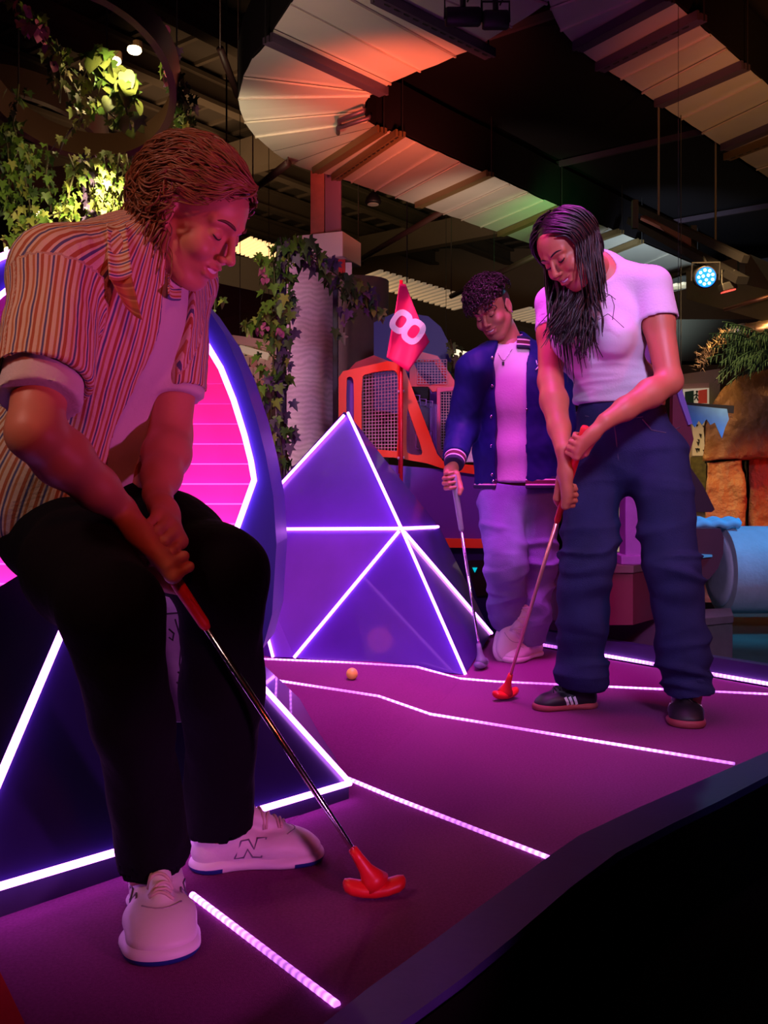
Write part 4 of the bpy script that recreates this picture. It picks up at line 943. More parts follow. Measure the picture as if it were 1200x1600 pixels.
# decks
def deck(name, label, pts, ztop, zbot, mtop, mside):
    r = empty(name, V((pts[0][0], pts[0][1], zbot)), label, 'platform')
    MB().prism([V((x, y, ztop)) for x, y in pts], (0, 0, -.03)).build('top', mtop, r)
    MB().prism([V((x*1.0, y+.01, ztop-.032)) for x, y in pts], (0, 0, zbot-ztop+.032)).build('side', mside, r)
    return r
def gxy(px, py, z): p = G(px, py, z); return (p.x, p.y)
m_teal = mat('boards_teal_lit', (.10, .42, .46), .4, noise=.5, nscale=5)  # blue-teal light on the boards put into their colour
m_gre = mat('grey_boards', (.10, .09, .09), .6, noise=.3)
z1 = .17
deck('low_deck', 'low maroon-sided deck with teal-lit boards behind the woman', [gxy(815, 944, z1), gxy(1082, 960, z1), gxy(1095, 952, z1), gxy(1060, 915, z1), gxy(830, 922, z1)], z1, .001, m_teal, m_mar2)
deck('grey_plinth', 'grey box plinth under the big barrel', [gxy(1084, 968, z1), gxy(1146, 962, z1), gxy(1142, 950, z1), gxy(1092, 952, z1)], z1, -.15, m_gre, m_gre)
z2 = .40
deck('round_step', 'dark maroon upper step at the foot of the purple post', [gxy(820, 874, z2), gxy(900, 884, z2), gxy(990, 884, z2), gxy(1062, 872, z2), gxy(1062, 862, z2), gxy(820, 862, z2)], z2, .15, mat('step_top', (.10, .05, .05), .6), m_mar)
st = MB().prism([G(958, 932, z1+.002), G(1040, 915, z1+.002), G(1040, 911, z1+.002), G(958, 926, z1+.002)], (0, 0, .012)).build('yellow_light_strip', mat('yellow_strip', (1, .8, .3), .5, emit=(1, .75, .25), es=1.6)); tag(st, 'warm yellow light strip across the teal deck', 'light strip')
st = MB().prism([G(846, 948, z1+.002), G(876, 944, z1+.002), G(876, 938, z1+.002), G(846, 942, z1+.002)], (0, 0, .012)).build('yellow_light_strip', mat('yellow_strip', (1, .8, .3), .5)); tag(st, 'short yellow strip left of the jeans', 'light strip')
bb = empty('brass_box', G(1000, 944, z1), 'small ribbed brass box on the teal deck', 'box')
c = G(1003, 945, z1)
MB().box(c+V((0, 0, .022)), (.12, .06, .04), bev=.004).build('body', mat('brass', (.55, .38, .08), .4, metal=.5), bb)
MB().box(c+V((0, 0, .046)), (.125, .065, .008)).build('lid', m_teal, bb)
pp = empty('purple_post', G(992, 884, z2), 'square purple post standing between the legs of the woman', 'post')
m_pp = mat('purple_wood', (.22, .05, .26), .7, noise=.3, nscale=14)
a = G(992, 880, z2); MB().box((a.x, a.y, z2+.55), (.11, .11, 1.1), bev=.006).build('shaft', m_pp, pp); MB().box((a.x, a.y, z2+.02), (.16, .16, .04), bev=.004).build('foot', m_pp, pp)
# small cream poster seen between the legs, faint glow put in its material
o = MB().prism([P(962, 760, 8.5), P(978, 760, 8.5), V((P(978, 0, 8.5).x, 8.5, -.15)), V((P(962, 0, 8.5).x, 8.5, -.15))], (0, .05, 0)).build('cream_poster', mat('cream_glow', (.5, .45, .3), .6, emit=(1, .85, .5), es=.25, noise=.6, nscale=30)); tag(o, 'small cream poster seen between the legs of the woman', 'poster')
# teal painted floor patch beyond the far curb
o = MB().prism([V((1.1, 4.3, -.149)), V((4.6, 3.7, -.149)), V((5, 6.3, -.149)), V((1.2, 6.3, -.149))], (0, 0, .004)).build('painted_floor', mat('painted_teal', (.02, .09, .07), .7, noise=.9, nscale=3)); tag(o, 'dark floor with teal paint beyond the far curb', 'floor mat')
# palm head and sparkling garland
pm = empty('palm_fronds', P(1185, 560, 6.2), 'dark green palm fronds spilling over the top of the rock', 'plant')
m_fr = mat('frond_green', (.012, .035, .02), .5)
rr = random.Random(9)
for k in range(44):
    a0 = P(1195+rr.uniform(-15, 30), 560+rr.uniform(-12, 8), 6.5); an = rr.uniform(-.2, 1.0)
    tip = a0+V((-.42*rr.uniform(.5, 1.1), -.2+rr.uniform(-.1, .1), .10-.32*an))
    mid_ = a0.lerp(tip, .5)+V((0, 0, .1))
    ptz = [a0.lerp(mid_, t/5).lerp(mid_.lerp(tip, t/5), t/5) for t in range(6)]
    fb = MB().tube(ptz, .004, 4)
    for t in range(1, 6):
        for sg_ in (-1, 1):
            for q_ in (0, .5):
                p = ptz[t-1].lerp(ptz[t], q_); e = p+V((-.03, sg_*.05, -.05-.02*rr.random())); fb.add([p, p+V((-.012, 0, 0)), e], [(0, 1, 2)])
    fb.build('frond', m_fr, pm)
gl = empty('sparkling_garland', P(1120, 550, 6.6), 'arc of sparkling dry garland left of the palm', 'garland')
mb = MB()
for k in range(260):
    t = rr.random(); x = 1142-52*t**1.1; y = 522+50*t**1.6
    p = P(x+rr.uniform(-9, 9), y+rr.uniform(-8, 8), 6.6+rr.uniform(-.1, .1)); e = p+V((rr.uniform(-.05, .05), rr.uniform(-.03, .03), rr.uniform(-.05, .05)))
    mb.add([p, p+V((.006, 0, .004)), e], [(0, 1, 2)])
o = mb.build('tinsel', mat('tinsel', (.6, .42, .25), .35, metal=.6), gl); o['kind'] = 'stuff'
spot('warm_tinsel_spot', P(1100, 480, 6.0), P(1120, 550, 6.6), (1, .6, .3), 14, 70, .5)
# ================================================================= FIGURE MODELLING (distance fields meshed with surface nets)
I3 = np.eye(3)
class Field:
    def __init__(s): s.p = []
    def cap(s, a, b, ra, rb=None, k=.012, op='u', flat=0, tag=0):
        a = N(*a); b = N(*b); rb = ra if rb is None else rb
        s.p.append(('cap', (a, b, ra, rb, flat), k, op, (a+b)/2, np.linalg.norm(b-a)/2+max(ra, rb)*(1.5 if flat else 1.05), tag)); return s
    def ell(s, c, r, R=I3, k=.012, op='u', tag=0):
        c = N(*c); r = N(*r); s.p.append(('ell', (c, r, np.array(R)), k, op, c, r.max(), tag)); return s
    def sph(s, c, r, k=.012, op='u', tag=0): return s.ell(c, (r, r, r), I3, k, op, tag)
    def box(s, c, hx, R=I3, rr=.005, k=.005, op='u', tag=0):
        c = N(*c); hx = N(*hx); s.p.append(('box', (c, hx, np.array(R), rr), k, op, c, np.linalg.norm(hx)+rr, tag)); return s
    def chain(s, pts, rs, k=.012, flat_end=False, **kw):
        for i in range(len(pts)-1): s.cap(pts[i], pts[i+1], rs[i], rs[i+1], k, flat=(1 if flat_end and i == len(pts)-2 else 0), **kw)
        return s
    @staticmethod
    def dist(q, P_):
        kind, a = q[0], q[1]
        if kind == 'cap':
            A_, B_, ra, rb, flat = a; ab = B_-A_; L2 = max(ab@ab, 1e-12); pa = P_-A_; t = pa@ab/L2; tc = np.clip(t, 0, 1)
            d = np.sqrt((((pa-tc[:, None]*ab))**2).sum(1))-(ra+(rb-ra)*tc)
            if flat:
                L = math.sqrt(L2); te = np.clip(t, 0, 1.4); d = np.sqrt(((pa-te[:, None]*ab)**2).sum(1))-(ra+(rb-ra)*te)
                d = np.maximum(d, (t-1)*L)
                if flat == 2: d = np.maximum(d, -t*L)
            return d
        if kind == 'ell':
            c, r, R = a; p = (P_-c)@R; k0 = np.sqrt(((p/r)**2).sum(1)); k1 = np.sqrt(((p/(r*r))**2).sum(1)); return k0*(k0-1)/np.maximum(k1, 1e-9)
        c, hx, R, rr = a; p = np.abs((P_-c)@R)-hx
        return np.sqrt((np.maximum(p, 0)**2).sum(1))+np.minimum(p.max(1), 0)-rr
    def ev(s, P_, prims=None):
        d = np.full(len(P_), .3)
        for q in (s.p if prims is None else prims):
            e = Field.dist(q, P_); k = q[2]
            if q[3] == 'u': h = np.clip(.5+.5*(d-e)/k, 0, 1); d = d+(e-d)*h-k*h*(1-h)
            elif q[3] == 's': h = np.clip(.5-.5*(d+e)/k, 0, 1); d = d+(-e-d)*h+k*h*(1-h)
            else: h = np.clip(.5-.5*(d-e)/k, 0, 1); d = d+(e-d)*(1-h)+k*h*(1-h)
        return d
    def tagof(s, P_):
        best = np.full(len(P_), 1e9); t = np.zeros(len(P_))
        for q in s.p:
            if q[3] != 'u': continue
            e = Field.dist(q, P_); m = e < best; best[m] = e[m]; t[m] = q[6]
        return t
    def march(s, o, d, mx=.3):
        o = N(*o); d = N(*d); d = d/np.linalg.norm(d); t = 0.0
        for _ in range(50):
            e = s.ev((o+d*t)[None])[0]
            if e < .0004 or t > mx: break
            t += max(e*.8, .0003)
        return o+d*t
    def mesh(s, h, smooth_it=1):
        U = [q for q in s.p if q[3] == 'u']
        lo = np.min([q[4]-q[5] for q in U], 0)-3*h; hi = np.max([q[4]+q[5] for q in U], 0)+3*h
        B = 12; nb = np.ceil((hi-lo)/(h*B)).astype(int); n = nb*B+1
        Fv = np.full(n, 1.0, np.float32); br = h*B*.9
        loc = np.stack(np.meshgrid(*[np.arange(B+1)]*3, indexing='ij'), -1).reshape(-1, 3)
        C_ = np.array([q[4] for q in s.p]); Rr = np.array([q[5]+q[2] for q in s.p])+br+2*h
        isU = np.array([q[3] == 'u' for q in s.p])
        for bi in range(nb[0]):
            for bj in range(nb[1]):
                for bk_ in range(nb[2]):
                    b0 = np.array((bi, bj, bk_))*B; c = lo+(b0+B/2)*h
                    m = np.sqrt(((C_-c)**2).sum(1)) < Rr
                    if not (m & isU).any(): continue
                    pr = [s.p[i] for i in np.nonzero(m)[0]]
                    dc = s.ev(c[None], pr)[0]
                    if abs(dc) > br*1.6+.03:
                        v_ = dc
                        Fv[b0[0]:b0[0]+B+1, b0[1]:b0[1]+B+1, b0[2]:b0[2]+B+1] = v_; continue
                    d = s.ev(lo+(b0+loc)*h, pr).reshape(B+1, B+1, B+1)
                    Fv[b0[0]:b0[0]+B+1, b0[1]:b0[1]+B+1, b0[2]:b0[2]+B+1] = d
        S = Fv < 0
        cnt = sum(S[a:n[0]-1+a, b:n[1]-1+b, c:n[2]-1+c].astype(np.int8) for a in (0, 1) for b in (0, 1) for c in (0, 1))
        act = (cnt > 0) & (cnt < 8); ijk = np.argwhere(act); idx = np.full(act.shape, -1, np.int64); idx[act] = np.arange(len(ijk))
        cor = [(a, b, c) for a in (0, 1) for b in (0, 1) for c in (0, 1)]
        vals = np.stack([Fv[ijk[:, 0]+a, ijk[:, 1]+b, ijk[:, 2]+c] for a, b, c in cor], 1)
        pos = np.zeros((len(ijk), 3)); num = np.zeros(len(ijk))
        for i in range(8):
            for j in range(i+1, 8):
                if sum(abs(x-y) for x, y in zip(cor[i], cor[j])) != 1: continue
                va, vb = vals[:, i], vals[:, j]; m = (va < 0) != (vb < 0)
                t = np.where(m, va/np.where(np.abs(va-vb) < 1e-9, 1e-9, va-vb), 0)
                pos += np.where(m[:, None], np.array(cor[i])+t[:, None]*(np.array(cor[j])-np.array(cor[i])), 0); num += m
        verts = lo+(ijk+pos/num[:, None])*h
        faces = []
        for ax in range(3):
            o1, o2 = [(1, 2), (2, 0), (0, 1)][ax]
            sl0 = [slice(1, -1)]*3; sl0[ax] = slice(0, -1); sl1 = list(sl0); sl1[ax] = slice(1, None)
            a = S[tuple(sl0)]; b = S[tuple(sl1)]; e = np.argwhere(a != b); 
            if not len(e): continue
            inside = a[tuple(e.T)]
            off = np.ones(3, int); off[ax] = 0; e = e+off
            def cell(d1, d2):
                q = e.copy(); q[:, o1] -= d1; q[:, o2] -= d2; return idx[q[:, 0], q[:, 1], q[:, 2]]
            c00, c10, c11, c01 = cell(0, 0), cell(1, 0), cell(1, 1), cell(0, 1)
            f = np.stack([c00, c10, c11, c01], 1); f2 = f[:, ::-1]
            faces.append(np.where(inside[:, None], f, f2))
        faces = np.concatenate(faces); faces = faces[(faces >= 0).all(1)]
        for _ in range(smooth_it): verts = lap(verts, faces, .5)
        return verts, faces
def lap(v, f, w_):
    acc = np.zeros_like(v); n = np.zeros(len(v))
    for i in range(4):
        a = f[:, i]; b = f[:, (i+1) % 4]
        np.add.at(acc, a, v[b]); np.add.at(n, a, 1); np.add.at(acc, b, v[a]); np.add.at(n, b, 1)
    return v*(1-w_)+acc/np.maximum(n, 1)[:, None]*w_
def vnorm(v, f):
    n = np.cross(v[f[:, 2]]-v[f[:, 0]], v[f[:, 3]]-v[f[:, 1]]); a = np.zeros_like(v)
    for i in range(4): np.add.at(a, f[:, i], n)
    return a/np.maximum(np.linalg.norm(a, axis=1), 1e-12)[:, None]
def nzf(p, freq, seed, aniso=(1, 1, 1), oct=3):
    rng = np.random.RandomState(seed); p = p*np.array(aniso); h = np.zeros(len(p)); am = 1
    for o_ in range(oct):
        for _ in range(3):
            k = rng.randn(3)*freq*2**o_; w_ = rng.randn(3)*freq*1.3*2**o_
            h += am*np.sin(p@k+rng.rand()*6.28+1.3*np.sin(p@w_+rng.rand()*6.28))/3
        am *= .5
    return h
def npobj(name, v, f, m, parent, attrs=None):
    off = np.array(rloc(parent)); me = bpy.data.meshes.new(name)
    v = np.asarray(v)-off; me.vertices.add(len(v)); me.vertices.foreach_set('co', v.astype(np.float32).ravel())
    me.loops.add(len(f)*4); me.loops.foreach_set('vertex_index', f.astype(np.int32).ravel())
    me.polygons.add(len(f)); me.polygons.foreach_set('loop_start', np.arange(0, len(f)*4, 4, dtype=np.int32))
    me.update(calc_edges=True); me.validate()
    me.polygons.foreach_set('use_smooth', [True]*len(me.polygons))
    me.materials.append(m)
    if attrs:
        for k, a in attrs.items():
            t = me.attributes.new(k, 'FLOAT', 'POINT'); t.data.foreach_set('value', np.asarray(a, np.float32))
    o = bpy.data.objects.new(name, me); COL.objects.link(o); o.parent = parent; return o
def merge(parts):
    V_ = []; F_ = []; n = 0
    for v, f in parts: V_.append(v); F_.append(f+n); n += len(v)
    return np.concatenate(V_), np.concatenate(F_)
def n3(v): v = N(*v); return v/np.linalg.norm(v)
def basis(h, pitch=0, roll=0):
    """h: horizontal facing; pitch>0 looks down; roll>0 tips the crown to the person's right. columns right, fwd, up"""
    h = n3((h[0], h[1], 0)); up = N(0, 0, 1); pr = math.radians(pitch)
    f = h*math.cos(pr)-up*math.sin(pr); u = h*math.sin(pr)+up*math.cos(pr); r = np.cross(f, u)
    ro = math.radians(roll); r2 = r*math.cos(ro)-u*math.sin(ro); u2 = u*math.cos(ro)+r*math.sin(ro)
    return np.stack([r2, f, u2], 1)
class Fr:
    """local frame"""
    def __init__(s, c, R, sc=1.0): s.c = N(*c); s.R = R; s.s = sc
    def __call__(s, x, y, z): return s.c+s.R@(N(x, y, z)*s.s)
    def inv(s, P_): return (P_-s.c)@s.R/s.s
def head_prims(F, H, fem=0.0, smile=1.0, jaw=1.0):
    s = H.s
    def E(c, r, k=.012, op='u', R=None): F.ell(H(*c), N(*r)*s, H.R if R is None else H.R@R, k*s, op)
    def K(a, b, ra, rb=None, k=.01, op='u'): F.cap(H(*a), H(*b), ra*s, (ra if rb is None else rb)*s, k*s, op)
    E((0, -.018, .035), (.074, .094, .082)); E((0, .028, .035), (.062, .062, .060), .02)
    E((0, .030, -.035), (.060, .056, .075), .02)
    for x in (-1, 1):
        K((x*.052*jaw, -.005, -.045), (x*.024, .052, -.098), .018, .017, .022)
        E((x*.041, .055, -.028), (.022, .024, .022), .016)
        if smile: E((x*.036, .069, -.036), (.017, .015, .014), .014)
        K((x*.014, .0875, .0235), (x*.046, .070, .020), .0075-.002*fem, .006, .014)
    E((0, .060, -.101), (.021-.003*fem, .019, .017), .018)
    E((0, .066, -.062), (.030, .022, .026), .014)
    for x in (-1, 1): E((x*.031, .096, .000), (.0175, .016, .0125), .012, 's')
    for x in (-1, 1): E((x*.0305, .0715, -.001), (.0150, .0145, .0132), .004)
    K((0, .087, .012), (0, .1065, -.026), .0065, .0078, .008)
    E((0, .1085, -.032), (.0098, .0105, .0092), .006)
    for x in (-1, 1): E((x*.0125, .0985, -.0365), (.0075, .0095, .0068), .005)
    for x in (-1, 1): E((x*.0065, .1005, -.0435), (.0035, .005, .003), .003, 's')
    # mouth: open slot between lips, corners up when smiling
    w_ = .024+.008*smile; up = .009*smile
    for x in (-1, 1):
        K((0, .0905, -.0585), (x*w_*.55, .0865, -.0575), .0052, .0050, .004); K((x*w_*.55, .0865, -.0575), (x*w_, .074, -.0590+up), .0048, .0028, .004)
        K((0, .0880, -.0735), (x*w_*.55, .0845, -.0715), .0064, .0056, .004); K((x*w_*.55, .0845, -.0715), (x*w_, .074, -.0605+up), .0052, .0028, .004)
        if smile: K((0, .0945, -.0662), (x*w_*.78, .0855, -.0635+up*.45), .0050, .0024, .002, 's')
        else: K((0, .096, -.0655), (x*w_*.9, .080, -.064), .0012, .0010, .002, 's')
    for x in (-1, 1):
        Re = np.array(Matrix.Rotation(math.radians(x*18), 3, 'Z') @ Matrix.Rotation(math.radians(12), 3, 'X'))
        E((x*.0765, -.010, -.003), (.0075, .0185, .031), .005, 'u', Re); E((x*.083, -.004, .002), (.005, .010, .018), .004, 's', Re)
        E((x*.0775, -.003, -.028), (.006, .008, .009), .005)
def lipmask(H, v):
    q = H.inv(v); m = np.zeros(len(v))
    x = np.abs(q[:, 0]); cz = -.0655+.006*(x/.03)**2*1.0
    e = (x/.029)**2+((q[:, 2]-cz)/.0125)**2
    m = np.clip(1.6-1.4*e, 0, 1)*(q[:, 1] > .066); return m
def face_bits(F, H, root, mh, brow=1.0, smile=1.0, fem=0.0):
    s = H.s
    def S(x, z, off): # point on face surface from the front
        p = F.march(H(x, .14, z), -H.R[:, 1]); return p+H.R[:, 1]*off*s
    for x in (-1, 1):
        pts = [S(x*(.013+.036*t), .0215+.007*math.sin(t*2.3)-.004*t*t, .0005) for t in np.linspace(0, 1, 7)]
        MB().tube([V(p) for p in pts], [r*s*brow for r in (.0022, .0032, .0034, .0032, .0028, .002, .0008)], 6).build('eyebrow', mh, root, True)
        pts = [S(x*(.0175+.0265*t), -.0045-.0045*math.sin(t*math.pi)+.002*t, .0004) for t in np.linspace(0, 1, 9)]
        MB().tube([V(p) for p in pts], [s*r*(1+.7*fem) for r in (.0006, .0011, .0014, .0015, .0015, .0015, .0015, .0013, .0008)], 6).build('eyelash', mat('lash_dark', (.012, .006, .006), .5), root, True)
    if smile:
        mb = MB(); n = 10; vs = []
        for i in range(n+1):
            t = -1+2*i/n; x = t*.0225; y = .0905-.0095*t*t; zc = -.0662+.0050*t*t
            for dz in (.0050, -.0036): vs.append(V(H(x, y, zc+dz*(1-.55*t*t))))
        for i in range(n+1):
            t = -1+2*i/n; x = t*.0225; y = .0860-.0095*t*t; zc = -.0662+.0050*t*t
            for dz in (.0050, -.0036): vs.append(V(H(x, y, zc+dz*(1-.55*t*t))))
        m_ = 2*(n+1); fs = [(2*i, 2*i+2, 2*i+3, 2*i+1) for i in range(n)]+[(2*i+m_, 2*i+1+m_, 2*i+3+m_, 2*i+2+m_) for i in range(n)]
        fs += [(2*i, 2*i+m_, 2*i+2+m_, 2*i+2) for i in range(n)]+[(2*i+1, 2*i+3, 2*i+3+m_, 2*i+1+m_) for i in range(n)]
        mb.add(vs, fs).build('teeth', mat('teeth', (.85, .82, .76), .25), root, True)
def hand_prims(F, S, a, n, wrist, sc=1.0, thumb_down=True, spread=1.0, ext=0.0):
    """a hand closed round a rod. S point of rod at the hand's middle, a rod direction (index side), n from rod axis to palm"""
    S = N(*S); a = n3(a); n = N(*n); n = n-a*(n@a); n = n3(n); W = N(*wrist)
    y = np.cross(a, n)
    if (W-S)@y > 0: y = -y
    def L(nn, yy, aa): return S+(n*nn+y*yy+a*aa)*sc
    off = [.030, .0095, -.011, -.030]; ln = [1.0, 1.08, 1.0, .80]; rr = [.0088, .0090, .0084, .0074]
    mcp = []
    for i in range(4):
        z = off[i]*spread; l = ln[i]; r = rr[i]*sc
        m0 = L(.031, .030*l, z); p1 = L(-.006, .0375*l, z+.004); p2 = L(-.0255, .0185*l-.002, z+.005); p3 = L(-.0215, -.0045, z+.004)
        F.chain([m0, p1, p2, p3], [r*1.18, r*1.04, r*.94, r*.80], k=.0035*sc)
        mcp.append(m0); F.cap(W, m0, .0185*sc, .0125*sc, .013*sc)
    F.ell((W+sum(mcp)/4*1.0)/2+n*.002*sc, N(.030, .030, .016)*sc*1.0, np.stack([a, y, n], 1), .015*sc)
    t0 = W+(L(.016, -.012, .020)-W)*.60; t1 = L(.016, -.017, .028); t2 = L(-.002, -.0225, .046); t3 = L(-.012, -.0165, .064)
    F.chain([t0, t1, t2, t3], [.0155*sc, .0125*sc, .0108*sc, .0088*sc], k=.008*sc)
    return (n, y, L)
def tubes_mesh(paths, radii, n=5):
    """many tapered tubes as arrays (quads)"""
    V_ = []; F_ = []; off = 0
    for pts, rs in zip(paths, radii):
        pts = np.asarray(pts); m = len(pts); d = np.gradient(pts, axis=0); d /= np.maximum(np.linalg.norm(d, axis=1), 1e-9)[:, None]
        ref = N(.31, .52, .79); s_ = np.cross(d, ref); s_ /= np.maximum(np.linalg.norm(s_, axis=1), 1e-9)[:, None]; u_ = np.cross(s_, d)
        a = np.arange(n)*2*np.pi/n; ring = pts[:, None]+np.asarray(rs)[:, None, None]*(s_[:, None]*np.cos(a)[None, :, None]+u_[:, None]*np.sin(a)[None, :, None])
        V_.append(ring.reshape(-1, 3)); i = np.arange(m-1)[:, None]*n; k = np.arange(n)[None]
        F_.append((np.stack([i+k, i+(k+1) % n, i+n+(k+1) % n, i+n+k], -1)+off).reshape(-1, 4)); off += m*n
    return np.concatenate(V_), np.concatenate(F_)
SK_C, SK_R = N(0, -.016, .036), N(.080, .100, .088)
def hair_paths(H, roots, flow, nstep, ds, wave=0, wfreq=30, lift=.006, seed=0, grav=None, rad=.003, jit=.3, stick=None, length=None):
    rng = np.random.RandomState(seed); out = []; rds = []
    for r0 in roots:
        p = N(*r0); pts = []; ph = rng.rand()*6.28; fl = lift*(1+.5*rng.rand()); jx = rng.randn(3)*jit; m = nstep if length is None else max(4, int(nstep*length(rng, p)))
        free = False
        for i in range(m):
            q = (p-SK_C)/SK_R; l = np.linalg.norm(q)
            f = flow(p, i/m, rng)+jx
            if (not free):
                nn = q/SK_R; nn /= np.linalg.norm(nn); f = f-nn*(f@nn)
                if l < 1+fl/.09: p = SK_C+q/l*(1+fl/.09)*SK_R
                if stick is not None and stick(p): free = True
            else:
                g = H.R.T@grav if grav is not None else N(0, 0, -1); f = f*.25+g
                if l < 1.0+fl/.09: p = SK_C+q/l*(1+fl/.09)*SK_R
            f /= np.linalg.norm(f)+1e-9
            sd = np.cross(f, q/(l+1e-9)); 
            w_ = wave*(i/m)**.6*(sd*math.sin(ph+i*ds*wfreq)+q/(l+1e-9)*math.cos(ph+i*ds*wfreq)*.7)
            pts.append(p+w_); p = p+f*ds
        pts = np.array([H(*x) for x in pts]); out.append(pts)
        t = np.linspace(0, 1, len(pts)); rds.append(H.s*rad*(.6+.4*rng.rand()+.0)*(1-.75*t**2.5)*(.55+.45*np.minimum(1, t*6)))
    return out, rds
def sh_roots(n, cond, seed):
    rng = np.random.RandomState(seed); o_ = []
    while len(o_) < n:
        v = rng.randn(3); v /= np.linalg.norm(v); p = SK_C+v*SK_R
        if cond(p): o_.append(p)
    return o_
def shoe(root, heel, toe, sc, mu_, ms_, lift=0.0, logo=None, laces=None, accent=None, wd=1.25):
    """heel and toe: ground points; lift raises the heel"""
    heel = V(heel); toe = V(toe); y = (toe-heel); L = y.length; y.normalize(); x = y.cross(V((0, 0, 1))).normalized()
    R0 = np.stack([np.array(x), np.array(y), np.array(x.cross(y))], 1)
    H = Fr(heel+y*(L/2), R0, sc*L/.285)
    if lift: H.c = H.c+N(0, 0, 0)
    F = Field()
    for c, r in (((0, -.100, .047), (.034, .040, .050)), ((0, -.045, .050), (.034, .060, .048)), ((.002, .045, .040), (.043, .075, .036)), ((.001, .095, .028), (.039, .046, .023))): F.ell(H(*c), N(r[0]*wd, r[1], r[2])*H.s, H.R, .02)
    F.cap(H(0, -.066, .06), H(0, -.072, .098), .036*H.s, .038*H.s, .02, flat=1)
    F.cap(H(0, .05, .068), H(0, -.028, .112), .019*H.s, .021*H.s, .01)
    F.cap(H(0, -.070, .080), H(0, -.072, .16), .029*H.s, .032*H.s, .004, op='s')
    F.box(H(0, 0, -.05), N(.1, .3, .066)*H.s, H.R, 0, .003, op='s')
    v, f = F.mesh(.0032, 1); sh = npobj('shoe', v, f, mu_, root)
    G_ = Field()
    for c, r in (((0, -.098, .012), (.037, .046, .022)), ((0, -.03, .012), (.034, .085, .020)), ((.003, .06, .012), (.047, .072, .020)), ((.001, .105, .013), (.041, .043, .021))): G_.ell(H(*c), N(r[0]*wd, r[1], r[2])*H.s, H.R, .02)
    G_.box(H(0, 0, -.1), N(.2, .4, .1)*H.s, H.R, 0, .002, op='s')
    v, f = G_.mesh(.0034, 1)
    q = H.inv(v); npobj('sole', v, f, ms_, sh, {'u': q[:, 1], 'w': q[:, 2]})
    ml = laces or mu_
    mb = MB()
    for i in range(6):
        yy = .058-.0165*i; pts = []
        for t in np.linspace(-1, 1, 7):
            p = F.march(H(t*.021, yy+.006*(1 if i % 2 else -1)*t, .2), -H.R[:, 2]); pts.append(V(p+H.R[:, 2]*.0022))
        mb.tube(pts, .0030*H.s, 6)
    mb.tube([V(F.march(H(x_*.001, .052, .2), -H.R[:, 2])+H.R[:, 2]*.004) for x_ in (-18, -8, 8, 18)], .003*H.s, 6)
    o = mb.build('laces', ml, sh, True); o['kind'] = 'stuff'
    def side(px, py_, sgn): p = F.march(H(sgn*.09, px, py_), -H.R[:, 0]*sgn, .2); return V(p+H.R[:, 0]*sgn*.0012)
    if logo == 'N':
        for sgn in (-1, 1):
            pl_ = [(-.040, .032), (-.030, .064), (-.018, .064), (-.010, .048), (-.004, .064), (.010, .064), (.001, .032), (-.012, .032), (-.020, .048), (-.026, .032)]
            pl_ = [(-.012+(x_+.012)*1.35, .048+(z_-.048)*1.15) for x_, z_ in pl_]
            MB().tube([side(x_, z_, sgn) for x_, z_ in pl_], .0018, 5, closed=True).build('letter_n', mat('logo_grey', (.15, .12, .2), .5), sh, True)
    if mu_.name.startswith('sneaker'):
        MB().tube([V(F.march(H(t_, .062+.022*(1-(t_/.034)**2), .2), -H.R[:, 2])) for t_ in (-.034, -.024, -.012, 0, .012, .024, .034)], .0013, 5).build('toe_seam', mat('seam_shade', (.35, .28, .32), .7), sh, True)
    if logo == 'stripes':
        for sgn in (-1, 1):
            for k in range(3):
                x0 = -.034+.020*k
                a, b = side(x0, .024, sgn), side(x0+.014, .058, sgn); mid_ = side(x0+.007, .041, sgn)
                MB().bar(a, mid_, .009, .003, V(H.R[:, 0])).bar(mid_, b, .009, .003, V(H.R[:, 0])).build('white_stripe', mat('shoe_white', (.8, .78, .8), .5), sh)
    if accent:
        MB().tube([side(-.05, .093, -1), V(H(-.03, -.105, .090)), V(H(0, -.113, .092)), V(H(.03, -.105, .090)), side(-.05, .093, 1)], .012*H.s, 8).build('heel_collar', accent, sh, True)
    return sh, H, F
def rot_lift(o, pivot, axis, ang):
    pass
# ================================================================= PEOPLE
def skin(name, col, lip):
    m = mat(name, col, .48, sss=.08, noise=.06, nscale=30, bump=.03, bscale=300)
    a = node(m, 'ShaderNodeAttribute'); a.attribute_name = 'lip'; mx = node(m, 'ShaderNodeMix'); mx.data_type = 'RGBA'
    src = bsdf(m).inputs['Base Color'].links[0].from_socket
    link(m, a.outputs['Fac'], mx.inputs[0]); link(m, src, mx.inputs[6]); mx.inputs[7].default_value = (*lip, 1); link(m, mx.outputs[2], bsdf(m).inputs['Base Color']); return m
def stripes(m, cols, period):
    """cols: list of (start 0..1, colour)"""
    a = node(m, 'ShaderNodeAttribute'); a.attribute_name = 'u'; mu_ = node(m, 'ShaderNodeMath'); mu_.operation = 'MULTIPLY'; mu_.inputs[1].default_value = 1/period
    fr_ = node(m, 'ShaderNodeMath'); fr_.operation = 'FRACT'; link(m, a.outputs['Fac'], mu_.inputs[0]); link(m, mu_.outputs[0], fr_.inputs[0])
    cr_ = node(m, 'ShaderNodeValToRGB'); cr_.color_ramp.interpolation = 'CONSTANT'; e = cr_.color_ramp.elements
    e[0].position = cols[0][0]; e[0].color = (*cols[0][1], 1); e[1].position = cols[1][0]; e[1].color = (*cols[1][1], 1)
    for p, c in cols[2:]: x = e.new(p); x.color = (*c, 1)
    link(m, fr_.outputs[0], cr_.inputs[0]); link(m, cr_.outputs[0], bsdf(m).inputs['Base Color']); return m
